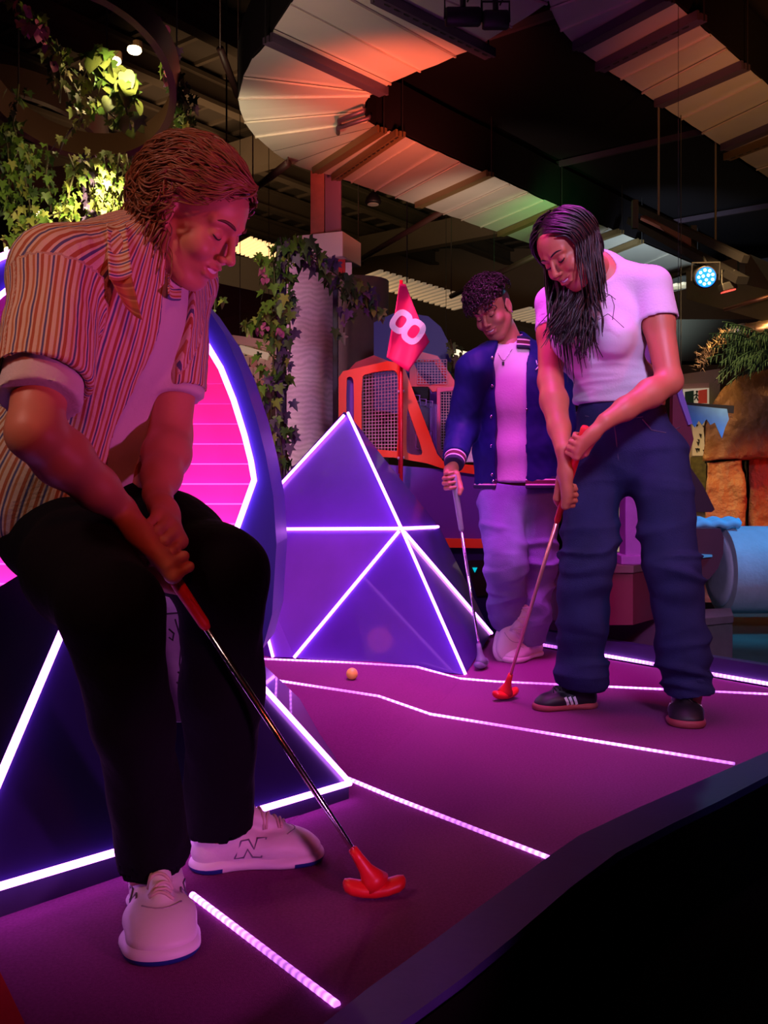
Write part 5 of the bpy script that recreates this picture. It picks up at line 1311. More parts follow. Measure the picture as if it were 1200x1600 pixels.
sk_a = skin('skin_fair', (.57, .23, .15), (.52, .12, .12)); sk_b = skin('skin_tan', (.50, .165, .09), (.48, .07, .09)); sk_c = skin('skin_brown', (.46, .18, .11), (.40, .10, .09))
def arm_chain(F, sh, el, wr, s=1.0, k=.02):
    sh, el, wr = N(*sh), N(*el), N(*wr)
    F.chain([sh, sh+(el-sh)*.4, el], [.050*s, .046*s, .037*s], k=k); fb = el+(wr-el)*.3
    F.chain([el, fb, el+(wr-el)*.7, wr], [.037*s, .041*s, .032*s, .0245*s], k=k)
def torso_prims(F, nb_, ch, wa, pe, shR, shL, R, wch=.155, dch=.105, wwa=.135, dwa=.095, wpe=.165, dpe=.11, inf=0.0, bust=0, k=.05):
    nb_, ch, wa, pe, shR, shL = [N(*p) for p in (nb_, ch, wa, pe, shR, shL)]
    up = n3(nb_-ch); rt = R[:, 0]-up*(R[:, 0]@up); rt /= np.linalg.norm(rt); Rc = np.stack([rt, np.cross(up, rt), up], 1)
    F.ell(ch, (wch+inf, dch+inf, .18+inf), Rc, k); F.ell(wa, (wwa+inf, dwa+inf, .15+inf), Rc, k)
    F.ell(pe, (wpe+inf, dpe+inf, .12+inf), R, k)
    F.cap(nb_, shR, .052+inf*.6, .050+inf, .04); F.cap(nb_, shL, .052+inf*.6, .050+inf, .04)
    F.cap(ch+Rc[:, 2]*.06, nb_, .085+inf*.6, .055+inf*.6, .04)
    if bust:
        for x in (-1, 1): F.ell(ch+Rc@N(x*.068, .078, -.028), (.060+inf, .056+inf, .058+inf), Rc, .03)
    return Rc
def fold(v, f, amp, freq, seed, aniso=(1, 1, 1), mask=None):
    nn = vnorm(v, f); h = nzf(v, freq, seed, aniso); h = h*amp
    if mask is not None: h *= mask(v)
    return v+nn*h[:, None]
def to_np(*ps): return [N(*p) for p in ps]

# ----------------------------------------------------------------- A: leaning man in the striped shirt (front left)
A_root = empty('person', V((-.45, 1.68, 0)), 'wavy-haired man in an open striped shirt leaning over his red putter in the left foreground', 'person')
Ra = basis((.89, -.46)); 
a_shR, a_elR, a_wrR = to_np(P(86, 434, 1.58), P(54, 676, 1.43), P(188, 796, 1.60))
a_shL, a_elL, a_wrL = to_np(P(280, 440, 1.88), P(266, 685, 1.82), P(246, 772, 1.68))
a_nb, a_ch, a_wa, a_pe = to_np(P(228, 402, 1.73), P(172, 520, 1.75), P(148, 690, 1.84), P(130, 800, 1.87))
a_hipR, a_knR, a_anR = to_np(P(85, 835, 1.80), P(174, 952, 1.46), P(240, 1330, 1.62))
a_hipL, a_knL, a_anL = to_np(P(195, 815, 1.92), P(348, 892, 1.70), P(342, 1290, 1.83))
pa_top, pa_heel = P(222, 828, 1.60), G(585, 1378, .03)
pa_d = n3(pa_heel-pa_top)
m_blackfab = None
pa_mid = pa_top.lerp(pa_heel, .27)
putter('putter', pa_top, pa_mid, pa_heel, (1, .15, 0), m_grip_red, m_putter_red, m_chrome, 'red putter with a chrome shaft held by the leaning man', gr=.0125, hl=.115)
H_a = Fr(P(303, 338, 1.70), basis((.95, -.30), 34, 4), 1.0)
# body mesh
F = Field(); head_prims(F, H_a, 0, .6, 1.05); F.cap(H_a(0, -.025, -.05), a_nb+N(0, 0, .01), .056, .062, .03); F.cap(H_a(0, .0, -.07), a_nb+Ra[:, 1]*.02, .045, .055, .03)
Fa_head = F; hv, hf = F.mesh(.0026)
arms = []
for sh, el, wr, S_t, nvec in ((a_shR, a_elR, a_wrR, .062, N(-.55, -.8, .1)), (a_shL, a_elL, a_wrL, .065, N(.5, .8, .3))):
    F = Field(); arm_chain(F, sh, el, wr, 1.08); S_ = np.array(pa_top)+pa_d*(S_t if sh is a_shR else .022)
    hand_prims(F, S_, pa_d, nvec, wr, 1.0); arms.append(F.mesh(.0032))
F = Field(); torso_prims(F, a_nb, a_ch, a_wa, a_pe, a_shR, a_shL, Ra, wwa=.115, dwa=.075, wpe=.12, dpe=.07); F.chain([a_hipR, a_knR, a_anR, a_anR-N(0, 0, .05)], [.08, .055, .042, .04], k=.03); F.chain([a_hipL, a_knL, a_anL, a_anL-N(0, 0, .05)], [.08, .055, .040, .04], k=.03)
bv, bf = F.mesh(.008)
v, f = merge([(hv, hf)]+arms+[(bv, bf)])
npobj('body', v, f, sk_a, A_root, {'lip': np.concatenate([lipmask(H_a, hv), np.zeros(len(v)-len(hv))])})
m_hair_a = mat('hair_brown_blond', (.22, .085, .035), .38, noise=.5, nscale=45)
face_bits(Fa_head, H_a, A_root, mat('brow_brown', (.10, .045, .02), .6), 1.0, .6)
# hair: side parting, swept back over the ear to a wavy nape
def ca_(p):
    x, y, z = p
    return z > .026+max(0, y-.04)*1.15 or (y < .0 and z > -.05)
def fa_(p, t, rng):
    x, y, z = p; sx = math.copysign(1, x+.02)
    return N(sx*.55*(1-t), -1.0, -.15-.75*max(0, t-.1)) if y > -.02 else N(sx*.15, -.55, -1.0)
pth, rd = hair_paths(H_a, sh_roots(1700, ca_, 21), fa_, 30, .0095, wave=.0095, wfreq=70, lift=.011, seed=3, rad=.0024, jit=.20, grav=N(-.15, 0, -1.0), stick=lambda p: p[2] < -.02 and p[1] < .03, length=lambda r, p: .6+.4*r.rand())
pC, rC = hair_paths(H_a, sh_roots(640, lambda p: p[1] < .012 and -.055 < p[2] < .03, 25), lambda p, t, rng: N(0, -.5, -.8), 15, .0085, wave=.014, wfreq=95, lift=.020, seed=13, rad=.0024, jit=.4, grav=N(-.1, 0, -1.0), stick=lambda p: p[2] < -.03, length=lambda r, p: .6+.4*r.rand())
pth += pC; rd += rC
# fringe lock falling over the forehead
fr_roots = [N(.020+.03*math.sin(i*2.1), .068, .098-.003*(i % 4)) for i in range(110)]
p2, r2 = hair_paths(H_a, fr_roots, lambda p, t, rng: N(.9, .25-.9*t, -.12), 11, .0078, wave=.005, wfreq=60, lift=.016, seed=8, rad=.0026, jit=.25)
hF = Field(); hF.ell(H_a(0, -.024, .040), N(.083, .098, .088), H_a.R, .01); hF.ell(H_a(0, -.07, -.02), N(.07, .055, .06), H_a.R, .03); hF.box(H_a(0, .10, -.035), (.1, .1, .085), H_a.R, 0, .015, op='s')
cv, cf = hF.mesh(.004); tv, tf = tubes_mesh(pth+p2, rd+r2, 5)
v, f = merge([(cv, cf), (tv, tf)]); npobj('hair', v, f, m_hair_a, A_root)
# t-shirt
m_tee = mat('tee_white', (.62, .58, .60), .85, bump=.15, bscale=120)
F = Field(); torso_prims(F, a_nb, a_ch, a_wa, a_pe, a_shR, a_shL, Ra, inf=.010)
F.cap(a_shR, a_shR+(a_elR-a_shR)*.82, .060, .066, .02, flat=1); F.cap(a_shL, a_shL+(a_elL-a_shL)*.74, .060, .060, .02, flat=1)
F.cap(a_nb+N(0, 0, .0), a_nb+n3(H_a.c-a_nb)*.15, .060, .075, .008, op='s'); F.cap(a_nb+Ra[:, 1]*.05+N(0, 0, .03), a_nb+Ra[:, 1]*.09+N(0, 0, .03), .05, .05, .01, op='s')
F.box(a_pe-N(0, 0, .16), (.4, .4, .16), I3, 0, .004, op='s')
v, f = F.mesh(.006); v = fold(v, f, .004, 14, 5, (1, 1, .6)); npobj('t_shirt', v, f, m_tee, A_root)
# striped shirt
m_str = stripes(mat('striped_cotton', (.8, .7, .6), .8, bump=.2, bscale=200), [(0, (.70, .58, .44)), (.16, (.42, .12, .05)), (.36, (.72, .60, .46)), (.48, (.10, .10, .24)), (.62, (.72, .60, .46)), (.74, (.48, .20, .08)), (.90, (.68, .56, .44))], .024)
F = Field(); Rc = torso_prims(F, a_nb, a_ch, a_wa, a_pe+N(0, 0, .02), a_shR, a_shL, Ra, inf=.028, wwa=.150, wpe=.17)
bkp = a_wa-Ra[:, 1]*.05-Ra[:, 0]*-.03; F.ell(bkp-N(0, 0, .05), (.17, .13, .17), Ra, .06)
slR = a_shR+(a_elR-a_shR)*.70; slL = a_shL+(a_elL-a_shL)*.70
F.cap(a_shR, slR, .074, .079, .035, flat=1); F.cap(a_shL, slL, .066, .069, .03, flat=1)
# open front, neck, hem
fc = a_ch+Ra[:, 1]*.13
oc = (a_nb+Ra[:, 1]*.10, a_ch+Ra[:, 1]*.20+N(0, 0, -.02), a_wa+Ra[:, 1]*.20, a_pe+Ra[:, 1]*.22)
F.box((oc[1]+oc[2])/2+Ra[:, 1]*.02, (.042, .19, .42), np.stack([Ra[:, 0], np.cross(n3(oc[1]-oc[2]), Ra[:, 0]), n3(oc[1]-oc[2])], 1), .005, .006, op='s')
F.cap(a_nb, a_nb+n3(H_a.c-a_nb)*.16, .066, .075, .008, op='s')
F.cap(slR-(a_elR-a_shR)*.12, slR+(a_elR-a_shR)*.3, .068, .073, .003, op='s'); F.cap(slL-(a_elL-a_shL)*.1, slL+(a_elL-a_shL)*.3, .058, .060, .003, op='s')
F.box(a_pe+N(.25, -.1, -.235+.02), (.5, .5, .20), np.array(Matrix.Rotation(math.radians(-7), 3, 'Y')), 0, .004, op='s')
v, f = F.mesh(.0048)
axR = n3(a_elR-a_shR); tR = (v-a_shR)@axR; dR = np.linalg.norm(v-a_shR-tR[:, None]*axR, axis=1)
axL = n3(a_elL-a_shL); tL = (v-a_shL)@axL; dL = np.linalg.norm(v-a_shL-tL[:, None]*axL, axis=1)
inR = (dR < .088) & (tR > .02) & (tR < .30); inL = (dL < .076) & (tL > .03) & (tL < .30)
v2 = fold(v, f, .0075, 9, 31, (1, 1, .35)); v2 = fold(v2, f, .0030, 26, 32, (1, 1, .5))
def ang(p, c, ax_, ref):
    q = p-c; q = q-(q@ax_)[:, None]*ax_; r_ = n3(ref-ax_*(ref@ax_)); s_ = np.cross(ax_, r_); return np.arctan2(q@s_, q@r_)
up_ = n3(a_nb-a_wa); u = ang(v, a_wa, up_, -Ra[:, 1])*.165
u = np.where(inR, ang(v, a_shR, axR, -Ra[:, 0]+0*axR)*.078+.004, u); u = np.where(inL, ang(v, a_shL, axL, Ra[:, 0])*.068, u)
npobj('striped_shirt', v2, f, m_str, A_root, {'u': u})
# collar flaps and placket buttons
def flap(pts, th, name, m, parent, uoff=0, per=1.0, us=None):
    q = [V(p) for p in pts]; n = (q[1]-q[0]).cross(q[3]-q[0]).normalized(); vs = []; U = []
    nu_, nv_ = 8, 6
    for lay in (0, th):
        for j in range(nv_+1):
            for i in range(nu_+1):
                a = q[0].lerp(q[1], i/nu_); b = q[3].lerp(q[2], i/nu_); p = a.lerp(b, j/nv_)+n*(lay+.008*math.sin(math.pi*i/nu_)); vs.append(p); U.append((j/nv_)*(q[3]-q[0]).length+uoff)
    n1_ = (nu_+1)*(nv_+1); fs = []
    for lay in (0, 1):
        for j in range(nv_):
            for i in range(nu_): k = lay*n1_+j*(nu_+1)+i; fs.append((k, k+1, k+nu_+2, k+nu_+1))
    bd = [i for i in range(nu_+1)]+[(nu_+1)*(j+1)-1 for j in range(1, nv_+1)]+[nv_*(nu_+1)+i for i in range(nu_-1, -1, -1)]+[j*(nu_+1) for j in range(nv_-1, 0, -1)]
    for k in range(len(bd)): a, b = bd[k], bd[(k+1) % len(bd)]; fs.append((a, b, b+n1_, a+n1_))
    return mesh_obj(name, vs, fs, m, parent, True, {'u': U})
flap([P(166, 352, 1.60), P(196, 350, 1.62), P(206, 432, 1.57), P(170, 436, 1.55)], -.004, 'collar', m_str, A_root)
flap([P(262, 428, 1.68), P(282, 430, 1.74), P(280, 470, 1.70), P(262, 462, 1.64)], -.004, 'collar', m_str, A_root)
flap([P(172, 436, 1.56), P(206, 434, 1.57), P(222, 500, 1.56), P(196, 480, 1.555)], -.004, 'shirt_facing', stripes(mat('facing_cotton', (.5, .1, .05), .8), [(0, (.42, .10, .05)), (.4, (.30, .06, .05)), (.7, (.48, .2, .1)), (.85, (.4, .1, .05))], .018), A_root)
# trousers
m_blk = mat('trousers_black', (.0035, .003, .006), .9, bump=.2, bscale=60, spec=.12)
F = Field(); F.ell(a_pe+N(0, 0, .015), (.165, .12, .10), Ra, .05); F.ell(a_pe-Ra[:, 1]*.04-N(0, 0, .03), (.16, .12, .11), Ra, .05)
F.chain([a_hipR, a_hipR+(a_knR-a_hipR)*.5, a_knR], [.105, .092, .072], k=.04)
F.chain([a_knR, a_knR+(a_anR-a_knR)*.45, a_anR+n3(a_anR-a_knR)*.018], [.072, .066, .063], k=.02, flat_end=True)
F.chain([a_hipL, a_hipL+(a_knL-a_hipL)*.5, a_knL], [.105, .092, .074], k=.04)
F.chain([a_knL, a_knL+(a_anL-a_knL)*.45, a_anL], [.076, .072, .067], k=.04, flat_end=True)
F.box(a_pe+N(0, 0, .305), (.4, .4, .20), I3, 0, .006, op='s')
F.cap(a_anR, a_anR+(a_anR-a_knR)*.3, .054, .055, .003, op='s'); F.cap(a_anL, a_anL+(a_anL-a_knL)*.3, .058, .058, .003, op='s')
v, f = F.mesh(.0075); v = fold(v, f, .008, 8, 41, (1, 1, .8)); npobj('trousers', v, f, m_blk, A_root)
m_shw = mat('sneaker_white', (.72, .66, .66), .5, bump=.1, bscale=90); m_shb = mat('sneaker_blue', (.01, .03, .20), .5)
m_sole = mat('sneaker_sole', (.72, .66, .68), .5)
a_ = node(m_sole, 'ShaderNodeAttribute'); a_.attribute_name = 'u'; b_ = node(m_sole, 'ShaderNodeAttribute'); b_.attribute_name = 'w'
g1 = node(m_sole, 'ShaderNodeMath'); g1.operation = 'ABSOLUTE'; ad = node(m_sole, 'ShaderNodeMath'); ad.operation = 'ADD'; ad.inputs[1].default_value = .0; link(m_sole, a_.outputs['Fac'], ad.inputs[0]); link(m_sole, ad.outputs[0], g1.inputs[0])
g2 = node(m_sole, 'ShaderNodeMath'); g2.operation = 'GREATER_THAN'; g2.inputs[1].default_value = .075; link(m_sole, g1.outputs[0], g2.inputs[0])
g3 = node(m_sole, 'ShaderNodeMath'); g3.operation = 'LESS_THAN'; g3.inputs[1].default_value = .012; link(m_sole, b_.outputs['Fac'], g3.inputs[0])
g4 = node(m_sole, 'ShaderNodeMath'); g4.operation = 'MULTIPLY'; link(m_sole, g2.outputs[0], g4.inputs[0]); link(m_sole, g3.outputs[0], g4.inputs[1])
mx3 = node(m_sole, 'ShaderNodeMix'); mx3.data_type = 'RGBA'; mx3.inputs[6].default_value = (.72, .66, .68, 1); mx3.inputs[7].default_value = (.01, .03, .20, 1); link(m_sole, g4.outputs[0], mx3.inputs[0]); link(m_sole, mx3.outputs[2], bsdf(m_sole).inputs['Base Color'])
m_lace = mat('laces_beige', (.60, .45, .38), .7)
shoe(A_root, (a_anR[0]-.02, a_anR[1]+.085, 0), G(258, 1510, 0), 1.0, m_shw, m_sole, logo='N', laces=m_lace, accent=m_shb, wd=1.5)
shoe(A_root, (a_anL[0]-.055, a_anL[1]-.02, 0), G(502, 1338, 0), 1.0, m_shw, m_sole, logo='N', laces=m_lace, accent=m_shb)

# ----------------------------------------------------------------- B: woman in lavender crop tee and jeans (right)
B_root = empty('person', V((.78, 3.02, 0)), 'long-haired woman in a lavender t-shirt and dark jeans putting at the right', 'person')
Rb = basis((-.54, -.84))
b_shR, b_elR, b_wrR = to_np(P(864, 474, 3.10), P(860, 596, 3.00), P(880, 702, 2.82))
b_shL, b_elL, b_wrL = to_np(P(1018, 446, 2.94), P(1046, 596, 2.86), P(946, 658, 2.75))
b_nb, b_ch, b_wa, b_pe = to_np(P(938, 426, 3.00), P(938, 520, 3.01), P(966, 625, 3.05), P(977, 705, 3.06))
b_hipR, b_knR, b_anR = to_np(P(930, 715, 3.10), P(918, 885, 3.02), P(906, 1066, 3.11))
b_hipL, b_knL, b_anL = to_np(P(1028, 712, 3.00), P(1050, 885, 2.93), P(1076, 1080, 2.97))
pb_top, pb_heel = P(915, 666, 2.76), G(790, 1080, .03); pb_d = n3(pb_heel-pb_top)
putter('putter', pb_top, pb_top.lerp(pb_heel, .33), pb_heel, (-.8, -.6, 0), m_grip_red, m_putter_red, mat('shaft_red_lit', (.75, .3, .35), .3, metal=.8), 'red-headed putter with a red grip held in both hands by the woman', gr=.0125)  # red light on the shaft put into its colour
H_b = Fr(P(888, 392, 2.86), basis((-.80, -.60), 38, -14), .97)
H_b.R = basis((-.78, -.62), 36, 14)
F = Field(); head_prims(F, H_b, 1, 1.0, .92); F.cap(H_b(0, -.03, -.05), b_nb, .047, .052, .03); Fb_head = F; hv, hf = F.mesh(.0028)
arms = []
pbn = np.array(pb_top)
for sh, el, wr, st, nvec, key in ((b_shR, b_elR, b_wrR, .225, N(-.55, -.8, .2), 'R'), (b_shL, b_elL, b_wrL, .058, N(.45, -.85, .15), 'L')):
    F = Field(); arm_chain(F, sh, el, wr, 1.04); hand_prims(F, pbn+pb_d*st, pb_d, nvec, wr, .90); arms.append(F.mesh(.0034))
F = Field(); torso_prims(F, b_nb, b_ch, b_wa, b_pe, b_shR, b_shL, Rb, wch=.135, dch=.09, wwa=.112, dwa=.078, wpe=.125, dpe=.075, inf=0, bust=1); F.chain([b_hipR, b_knR, b_anR, b_anR-N(0, 0, .05)], [.08, .05, .036, .036], k=.03); F.chain([b_hipL, b_knL, b_anL, b_anL-N(0, 0, .05)], [.08, .05, .036, .036], k=.03)
bd_ = F.mesh(.008); v, f = merge([(hv, hf)]+arms+[bd_])
npobj('body', v, f, sk_b, B_root, {'lip': np.concatenate([lipmask(H_b, hv), np.zeros(len(v)-len(hv))])})
m_hair_b = mat('hair_black', (.010, .005, .006), .42, noise=.4, nscale=60)
face_bits(Fb_head, H_b, B_root, m_hair_b, .8, 1.0, 1.0)
# long hair: centre parting, falls to the chest in front
def cb_(p): x, y, z = p; return z > .055+(.03 if y > .06 else 0) or (y < .02 and z > -.03) or (y < .045 and z > .02)
def fb_(p, t, rng):
    x, y, z = p; sx = math.copysign(1, x+.012)
    return N(sx*1.0, -.25, -.6) if z > .05 else N(sx*.1, -.2, -1.0)
gB = N(-.03, -.12, -1.0)
pth, rd = hair_paths(H_b, sh_roots(520, cb_, 22), fb_, 44, .0105, wave=.0065, wfreq=34, lift=.010, seed=4, rad=.0040, jit=.10, grav=gB, stick=lambda p: p[2] < .02, length=lambda r, p: (.34+.16*r.rand()) if p[0] < -.005 else .45+.42*r.rand())
# lock bundle hanging in front of the chest (from the far side and the neck)
rng = np.random.RandomState(44); p3 = []; r3 = []
for i in range(260):
    c0 = P(905+rng.randn()*16, 405+rng.randn()*10, 2.93); ph = rng.rand()*6.28; e = rng.rand()
    ex = 893+rng.randn()*19; ey = 505+rng.rand()*40+ (28 if ex > 905 else 0)*rng.rand()
    pts = []
    for t in np.linspace(0, 1, 26):
        x = 905+(ex-905)*t**.8+rng.randn()*0+ (c0.x*0); q = P((600+c0.x/c0.y*1450)*(1-t)+ex*t, 405*(1-t)+ey*t, 2.93-.07*math.sin(t*1.6)-.03*(e))
        a = ph+t*9*(.7+.5*e); am = .010*t**1.3+.001
        pts.append(N(q.x+am*math.sin(a), q.y+am*math.cos(a), q.z))
    p3.append(np.array(pts)); t = np.linspace(0, 1, 26); r3.append(.0042*(1-.8*t**3))
for (ex, ey) in ((915, 535), (925, 545), (912, 552), (930, 528), (862, 528), (905, 556)):
    for j in range(5):
        pts = []; ph = rng.rand()*.8
        for t in np.linspace(0, 1, 40):
            q = P(905*(1-t)+ex*t, 440*(1-t)+ey*t, 2.86); a = ph+t*17; am = .015*t
            pts.append(N(q.x+am*math.sin(a)+rng.randn()*.0006, q.y+am*math.cos(a)*.6, q.z))
        p3.append(np.array(pts)); r3.append(.0022*(1-.7*np.linspace(0, 1, 40)**3))
for (pl_) in (((938, 455), (955, 462), (960, 478), (957, 500)), ((935, 500), (950, 490), (962, 500), (975, 512)), ((940, 470), (952, 460), (962, 468))):
    pts = [np.array(P(x, y, 2.80)) for x, y in pl_]; tt = np.linspace(0, len(pts)-1.001, 20); pts = np.array([pts[int(t)]*(1-t+int(t))+pts[int(t)+1]*(t-int(t)) for t in tt]); p3.append(pts); r3.append(np.full(20, .0011))
hF = Field(); hF.ell(H_b(0, -.024, .042), N(.084, .100, .088)*.97, H_b.R, .01); hF.ell(H_b(0, -.06, -.02), N(.072, .06, .07), H_b.R, .03); hF.box(H_b(0, .105, -.03), (.1, .1, .085), H_b.R, 0, .02, op='s')
cv, cf = hF.mesh(.0045); tv, tf = tubes_mesh(pth+p3, rd+r3, 5); v, f = merge([(cv, cf), (tv, tf)]); npobj('hair', v, f, m_hair_b, B_root)
# tee
m_lav = mat('tee_lavender', (.66, .60, .72), .8, bump=.12, bscale=150)
F = Field(); torso_prims(F, b_nb, b_ch, b_wa, b_pe, b_shR, b_shL, Rb, wch=.145, dch=.095, wwa=.143, dwa=.10, wpe=.155, dpe=.11, inf=.008, bust=1, k=.04)
F.cap(b_shR, b_shR+(b_elR-b_shR)*.36, .055, .056, .02, flat=1); F.cap(b_shL, b_shL+(b_elL-b_shL)*.38, .060, .064, .02, flat=1)
F.cap(b_nb-N(0, 0, .01), b_nb+n3(H_b.c-b_nb)*.15, .058, .09, .006, op='s'); F.ell(b_nb+Rb[:, 1]*.06+N(0, 0, .0), (.07, .055, .05), Rb, .006, op='s')
F.cap(b_shR+(b_elR-b_shR)*.25, b_shR+(b_elR-b_shR)*.6, .048, .052, .003, op='s'); F.cap(b_shL+(b_elL-b_shL)*.25, b_shL+(b_elL-b_shL)*.6, .054, .058, .003, op='s')
F.box(b_wa-N(0, 0, .218), (.4, .4, .20), np.array(Matrix.Rotation(math.radians(3), 3, 'Y')), 0, .004, op='s')
v, f = F.mesh(.0055); v = fold(v, f, .0035, 11, 51, (.5, .5, 2.0), lambda p: np.clip((b_ch[2]-p[:, 2])*12, .15, 1)); v = v+vnorm(v, f)*((1-2*np.abs(nzf(v, 5, 57, (.6, .6, 5), 2)))*.006*np.clip(1-np.abs(v[:, 2]-b_wa[2]-.05)/.09, 0, 1))[:, None]; npobj('t_shirt', v, f, m_lav, B_root)
# jeans
def denim(name, col): return mat(name, col, .9, noise=.4, nscale=9, bump=.35, bscale=350, spec=.1)
def jeans(root, name, pe, R, wa_, ww_, hR, kR, nR, hL, kL, nL, m, rt, rk_, rh, hipw, hipd, topz, seed, h=.0075, amp=.006):
    F = Field(); F.ell(pe, (hipw, hipd, .15), R, .03); F.ell((N(*pe)*.35+N(*wa_)*.65), (ww_, ww_*.74, .14), R, .04)
    for h_, k_, n_ in ((hR, kR, nR), (hL, kL, nL)):
        F.cap(h_, k_, rt, rk_, .03); F.cap(k_, n_, rk_, rh, .008, flat=1)
    F.box((pe[0], pe[1], topz+.3), (.5, .5, .3), np.array(Matrix.Rotation(math.radians(2), 3, 'Y')), 0, .004, op='s')
    for a, b in ((kR, nR), (kL, nL)): F.cap(b-(b-a)*.08, b+(b-a)*.3, rh*.82, rh*.84, .003, op='s')
    v, f = F.mesh(h)
    def msk(p):
        d = np.minimum(np.abs(p[:, 2]-kR[2]), np.abs(p[:, 2]-nR[2]-.08)); return .5+1.0*np.exp(-(d/.12)**2)
    nn = vnorm(v, f); rg = 1-2*np.abs(nzf(v, 5, seed, (.8, .8, 1.5), 2)); v = v+nn*(np.clip(rg, -1, 1)*amp*.62*msk(v))[:, None]; r2_ = np.clip(1-3.2*np.abs(nzf(v+N(.3, .1, 0), 4.5, seed+5, (1, 1, 2.4), 2)), -.2, 1); v = v+nn*(r2_*amp*.75*msk(v))[:, None]; v = fold(v, f, amp*.3, 12, seed+1, (1.2, 1.2, .7)); return npobj(name, v, f, m, root), F
m_den_b = denim('denim_indigo', (.026, .028, .10))
jb, Fj = jeans(B_root, 'jeans', b_pe, Rb, b_wa, .148, b_hipR, b_knR, b_anR, b_hipL, b_knL, b_anL, m_den_b, .098, .084, .082, .152, .115, b_wa[2]-.010, 61, amp=.012)
def seamline(F, pts, m, name, parent, r=.0018, off=.001):
    out = []
    for (x, y, d) in pts:
        o_ = N(0, 0, CAMH); t = n3(np.array(P(x, y, d))-o_); p = F.march(o_+t*(d-.5), t, 1.0); out.append(V(p-t*off))
    return MB().tube(out, r, 5).build(name, m, parent, True)
m_thr = mat('denim_thread', (.10, .07, .12), .7)
seamline(Fj, [(900, 645, 2.9), (915, 650, 2.9), (940, 654, 2.9), (965, 655, 2.9), (1000, 652, 2.9), (1040, 645, 2.9)], m_thr, 'waistband_seam', jb)
seamline(Fj, [(958, 650, 2.9), (962, 680, 2.9), (966, 715, 2.9), (972, 740, 2.9)], m_thr, 'fly_seam', jb)
seamline(Fj, [(1004, 655, 2.9), (1018, 672, 2.9), (1040, 676, 2.9), (1062, 668, 2.9)], m_thr, 'pocket_seam', jb)
seamline(Fj, [(886, 720, 2.9), (900, 712, 2.9), (912, 700, 2.9)], m_thr, 'pocket_seam', jb)
m_shk = mat('shoe_black', (.012, .01, .014), .5); m_gum = mat('gum_sole', (.30, .05, .06), .6)
shoe(B_root, (b_anR[0]+.06, b_anR[1]-.0, 0), G(834, 1109, 0), .98, m_shk, m_gum, logo='stripes', laces=m_shk)
shoe(B_root, (b_anL[0]+.02, b_anL[1]+.10, 0), G(1074, 1139, 0), 1.0, m_shk, m_gum, logo='stripes', laces=m_shk, wd=1.5)
m_gold = mat('gold', (.9, .6, .25), .25, metal=1)
def ringj(c, ax_, r, root): MB().tube([V(c)+frame_of(V(ax_))[0]*(r*math.cos(a))+frame_of(V(ax_))[1]*(r*math.sin(a)) for a in np.linspace(0, 6.283, 16)[:-1]], .0014, 6, closed=True).build('finger_ring', m_gold, root, True)

# ----------------------------------------------------------------- C: young man in the varsity jacket (behind)
C_root = empty('person', V((.54, 3.9, 0)), 'curly-haired young man in a navy varsity jacket standing cross-legged on a grey putter', 'person')
Rcc = basis((-.32, -.95))
c_shR, c_elR, c_wrR = to_np(P(742, 578, 3.86), P(722, 668, 3.92), P(710, 722, 3.74))
c_shL, c_elL, c_wrL = to_np(P(866, 570, 4.00), P(880, 668, 4.06), P(862, 745, 3.92))
c_nb, c_ch, c_wa, c_pe = to_np(P(798, 545, 3.95), P(803, 615, 3.93), P(806, 700, 3.93), P(812, 765, 3.94))
c_hipR, c_knR, c_anR = to_np(P(782, 785, 3.92), P(790, 880, 3.80), P(792, 972, 3.98))
c_hipL, c_knL, c_anL = to_np(P(840, 785, 3.96), P(838, 890, 3.92), P(826, 1000, 3.98))
pc_top, pc_heel = P(708, 742, 3.70), G(752, 1034, .03); pc_d = n3(pc_heel-pc_top)
putter('putter', pc_top, pc_top.lerp(pc_heel, .30), pc_heel, (-.4, -.9, 0), m_grip_grey, mat('putter_grey', (.16, .14, .24), .5), m_chrome, 'grey putter the young man in the jacket leans on', gr=.013)
H_c = Fr(P(769, 486, 3.90), basis((-.50, -.87), 26, 15), .98)
F = Field(); head_prims(F, H_c, 0, 1.0, 1.05); F.cap(H_c(0, -.03, -.05), c_nb, .052, .060, .03); Fc_head = F; hv, hf = F.mesh(.003)
F = Field(); arm_chain(F, c_shR, c_elR, c_wrR, .95); hand_prims(F, np.array(pc_top)+pc_d*.015, pc_d, N(.1, .75, .45), c_wrR, .98); ar = [F.mesh(.0036)]
F = Field(); torso_prims(F, c_nb, c_ch, c_wa, c_pe, c_shR, c_shL, Rcc, wpe=.12, dpe=.08); arm_chain(F, c_shL, c_elL, c_wrL); F.chain([c_hipR, c_knR, c_anR], [.08, .05, .036], k=.03); F.chain([c_hipL, c_knL, c_anL], [.08, .05, .036], k=.03)
bd_ = F.mesh(.009); v, f = merge([(hv, hf)]+ar+[bd_]); npobj('body', v, f, sk_c, C_root, {'lip': np.concatenate([lipmask(H_c, hv), np.zeros(len(v)-len(hv))])})
m_hair_c = mat('hair_darkbrown', (.022, .008, .008), .5)
face_bits(Fc_head, H_c, C_root, m_hair_c, 1.0, 1.0)
def cc_(p): x, y, z = p; return z > .070 or (z > .050 and y > .02)
pth, rd = hair_paths(H_c, sh_roots(480, cc_, 23), lambda p, t, rng: N(.0, .55, .1)+N(rng.randn(), rng.randn(), rng.randn())*.8, 11, .006, wave=.010, wfreq=190, lift=.026, seed=6, rad=.0042, jit=.7)
fr_roots = [N(-.055+.11*i/59, .074, .078+.010*math.sin(i*1.7)) for i in range(60)]
p2, r2 = hair_paths(H_c, fr_roots, lambda p, t, rng: N(rng.randn()*.5, .4, -.8), 6, .006, wave=.008, wfreq=190, lift=.022, seed=7, rad=.0042, jit=.4)
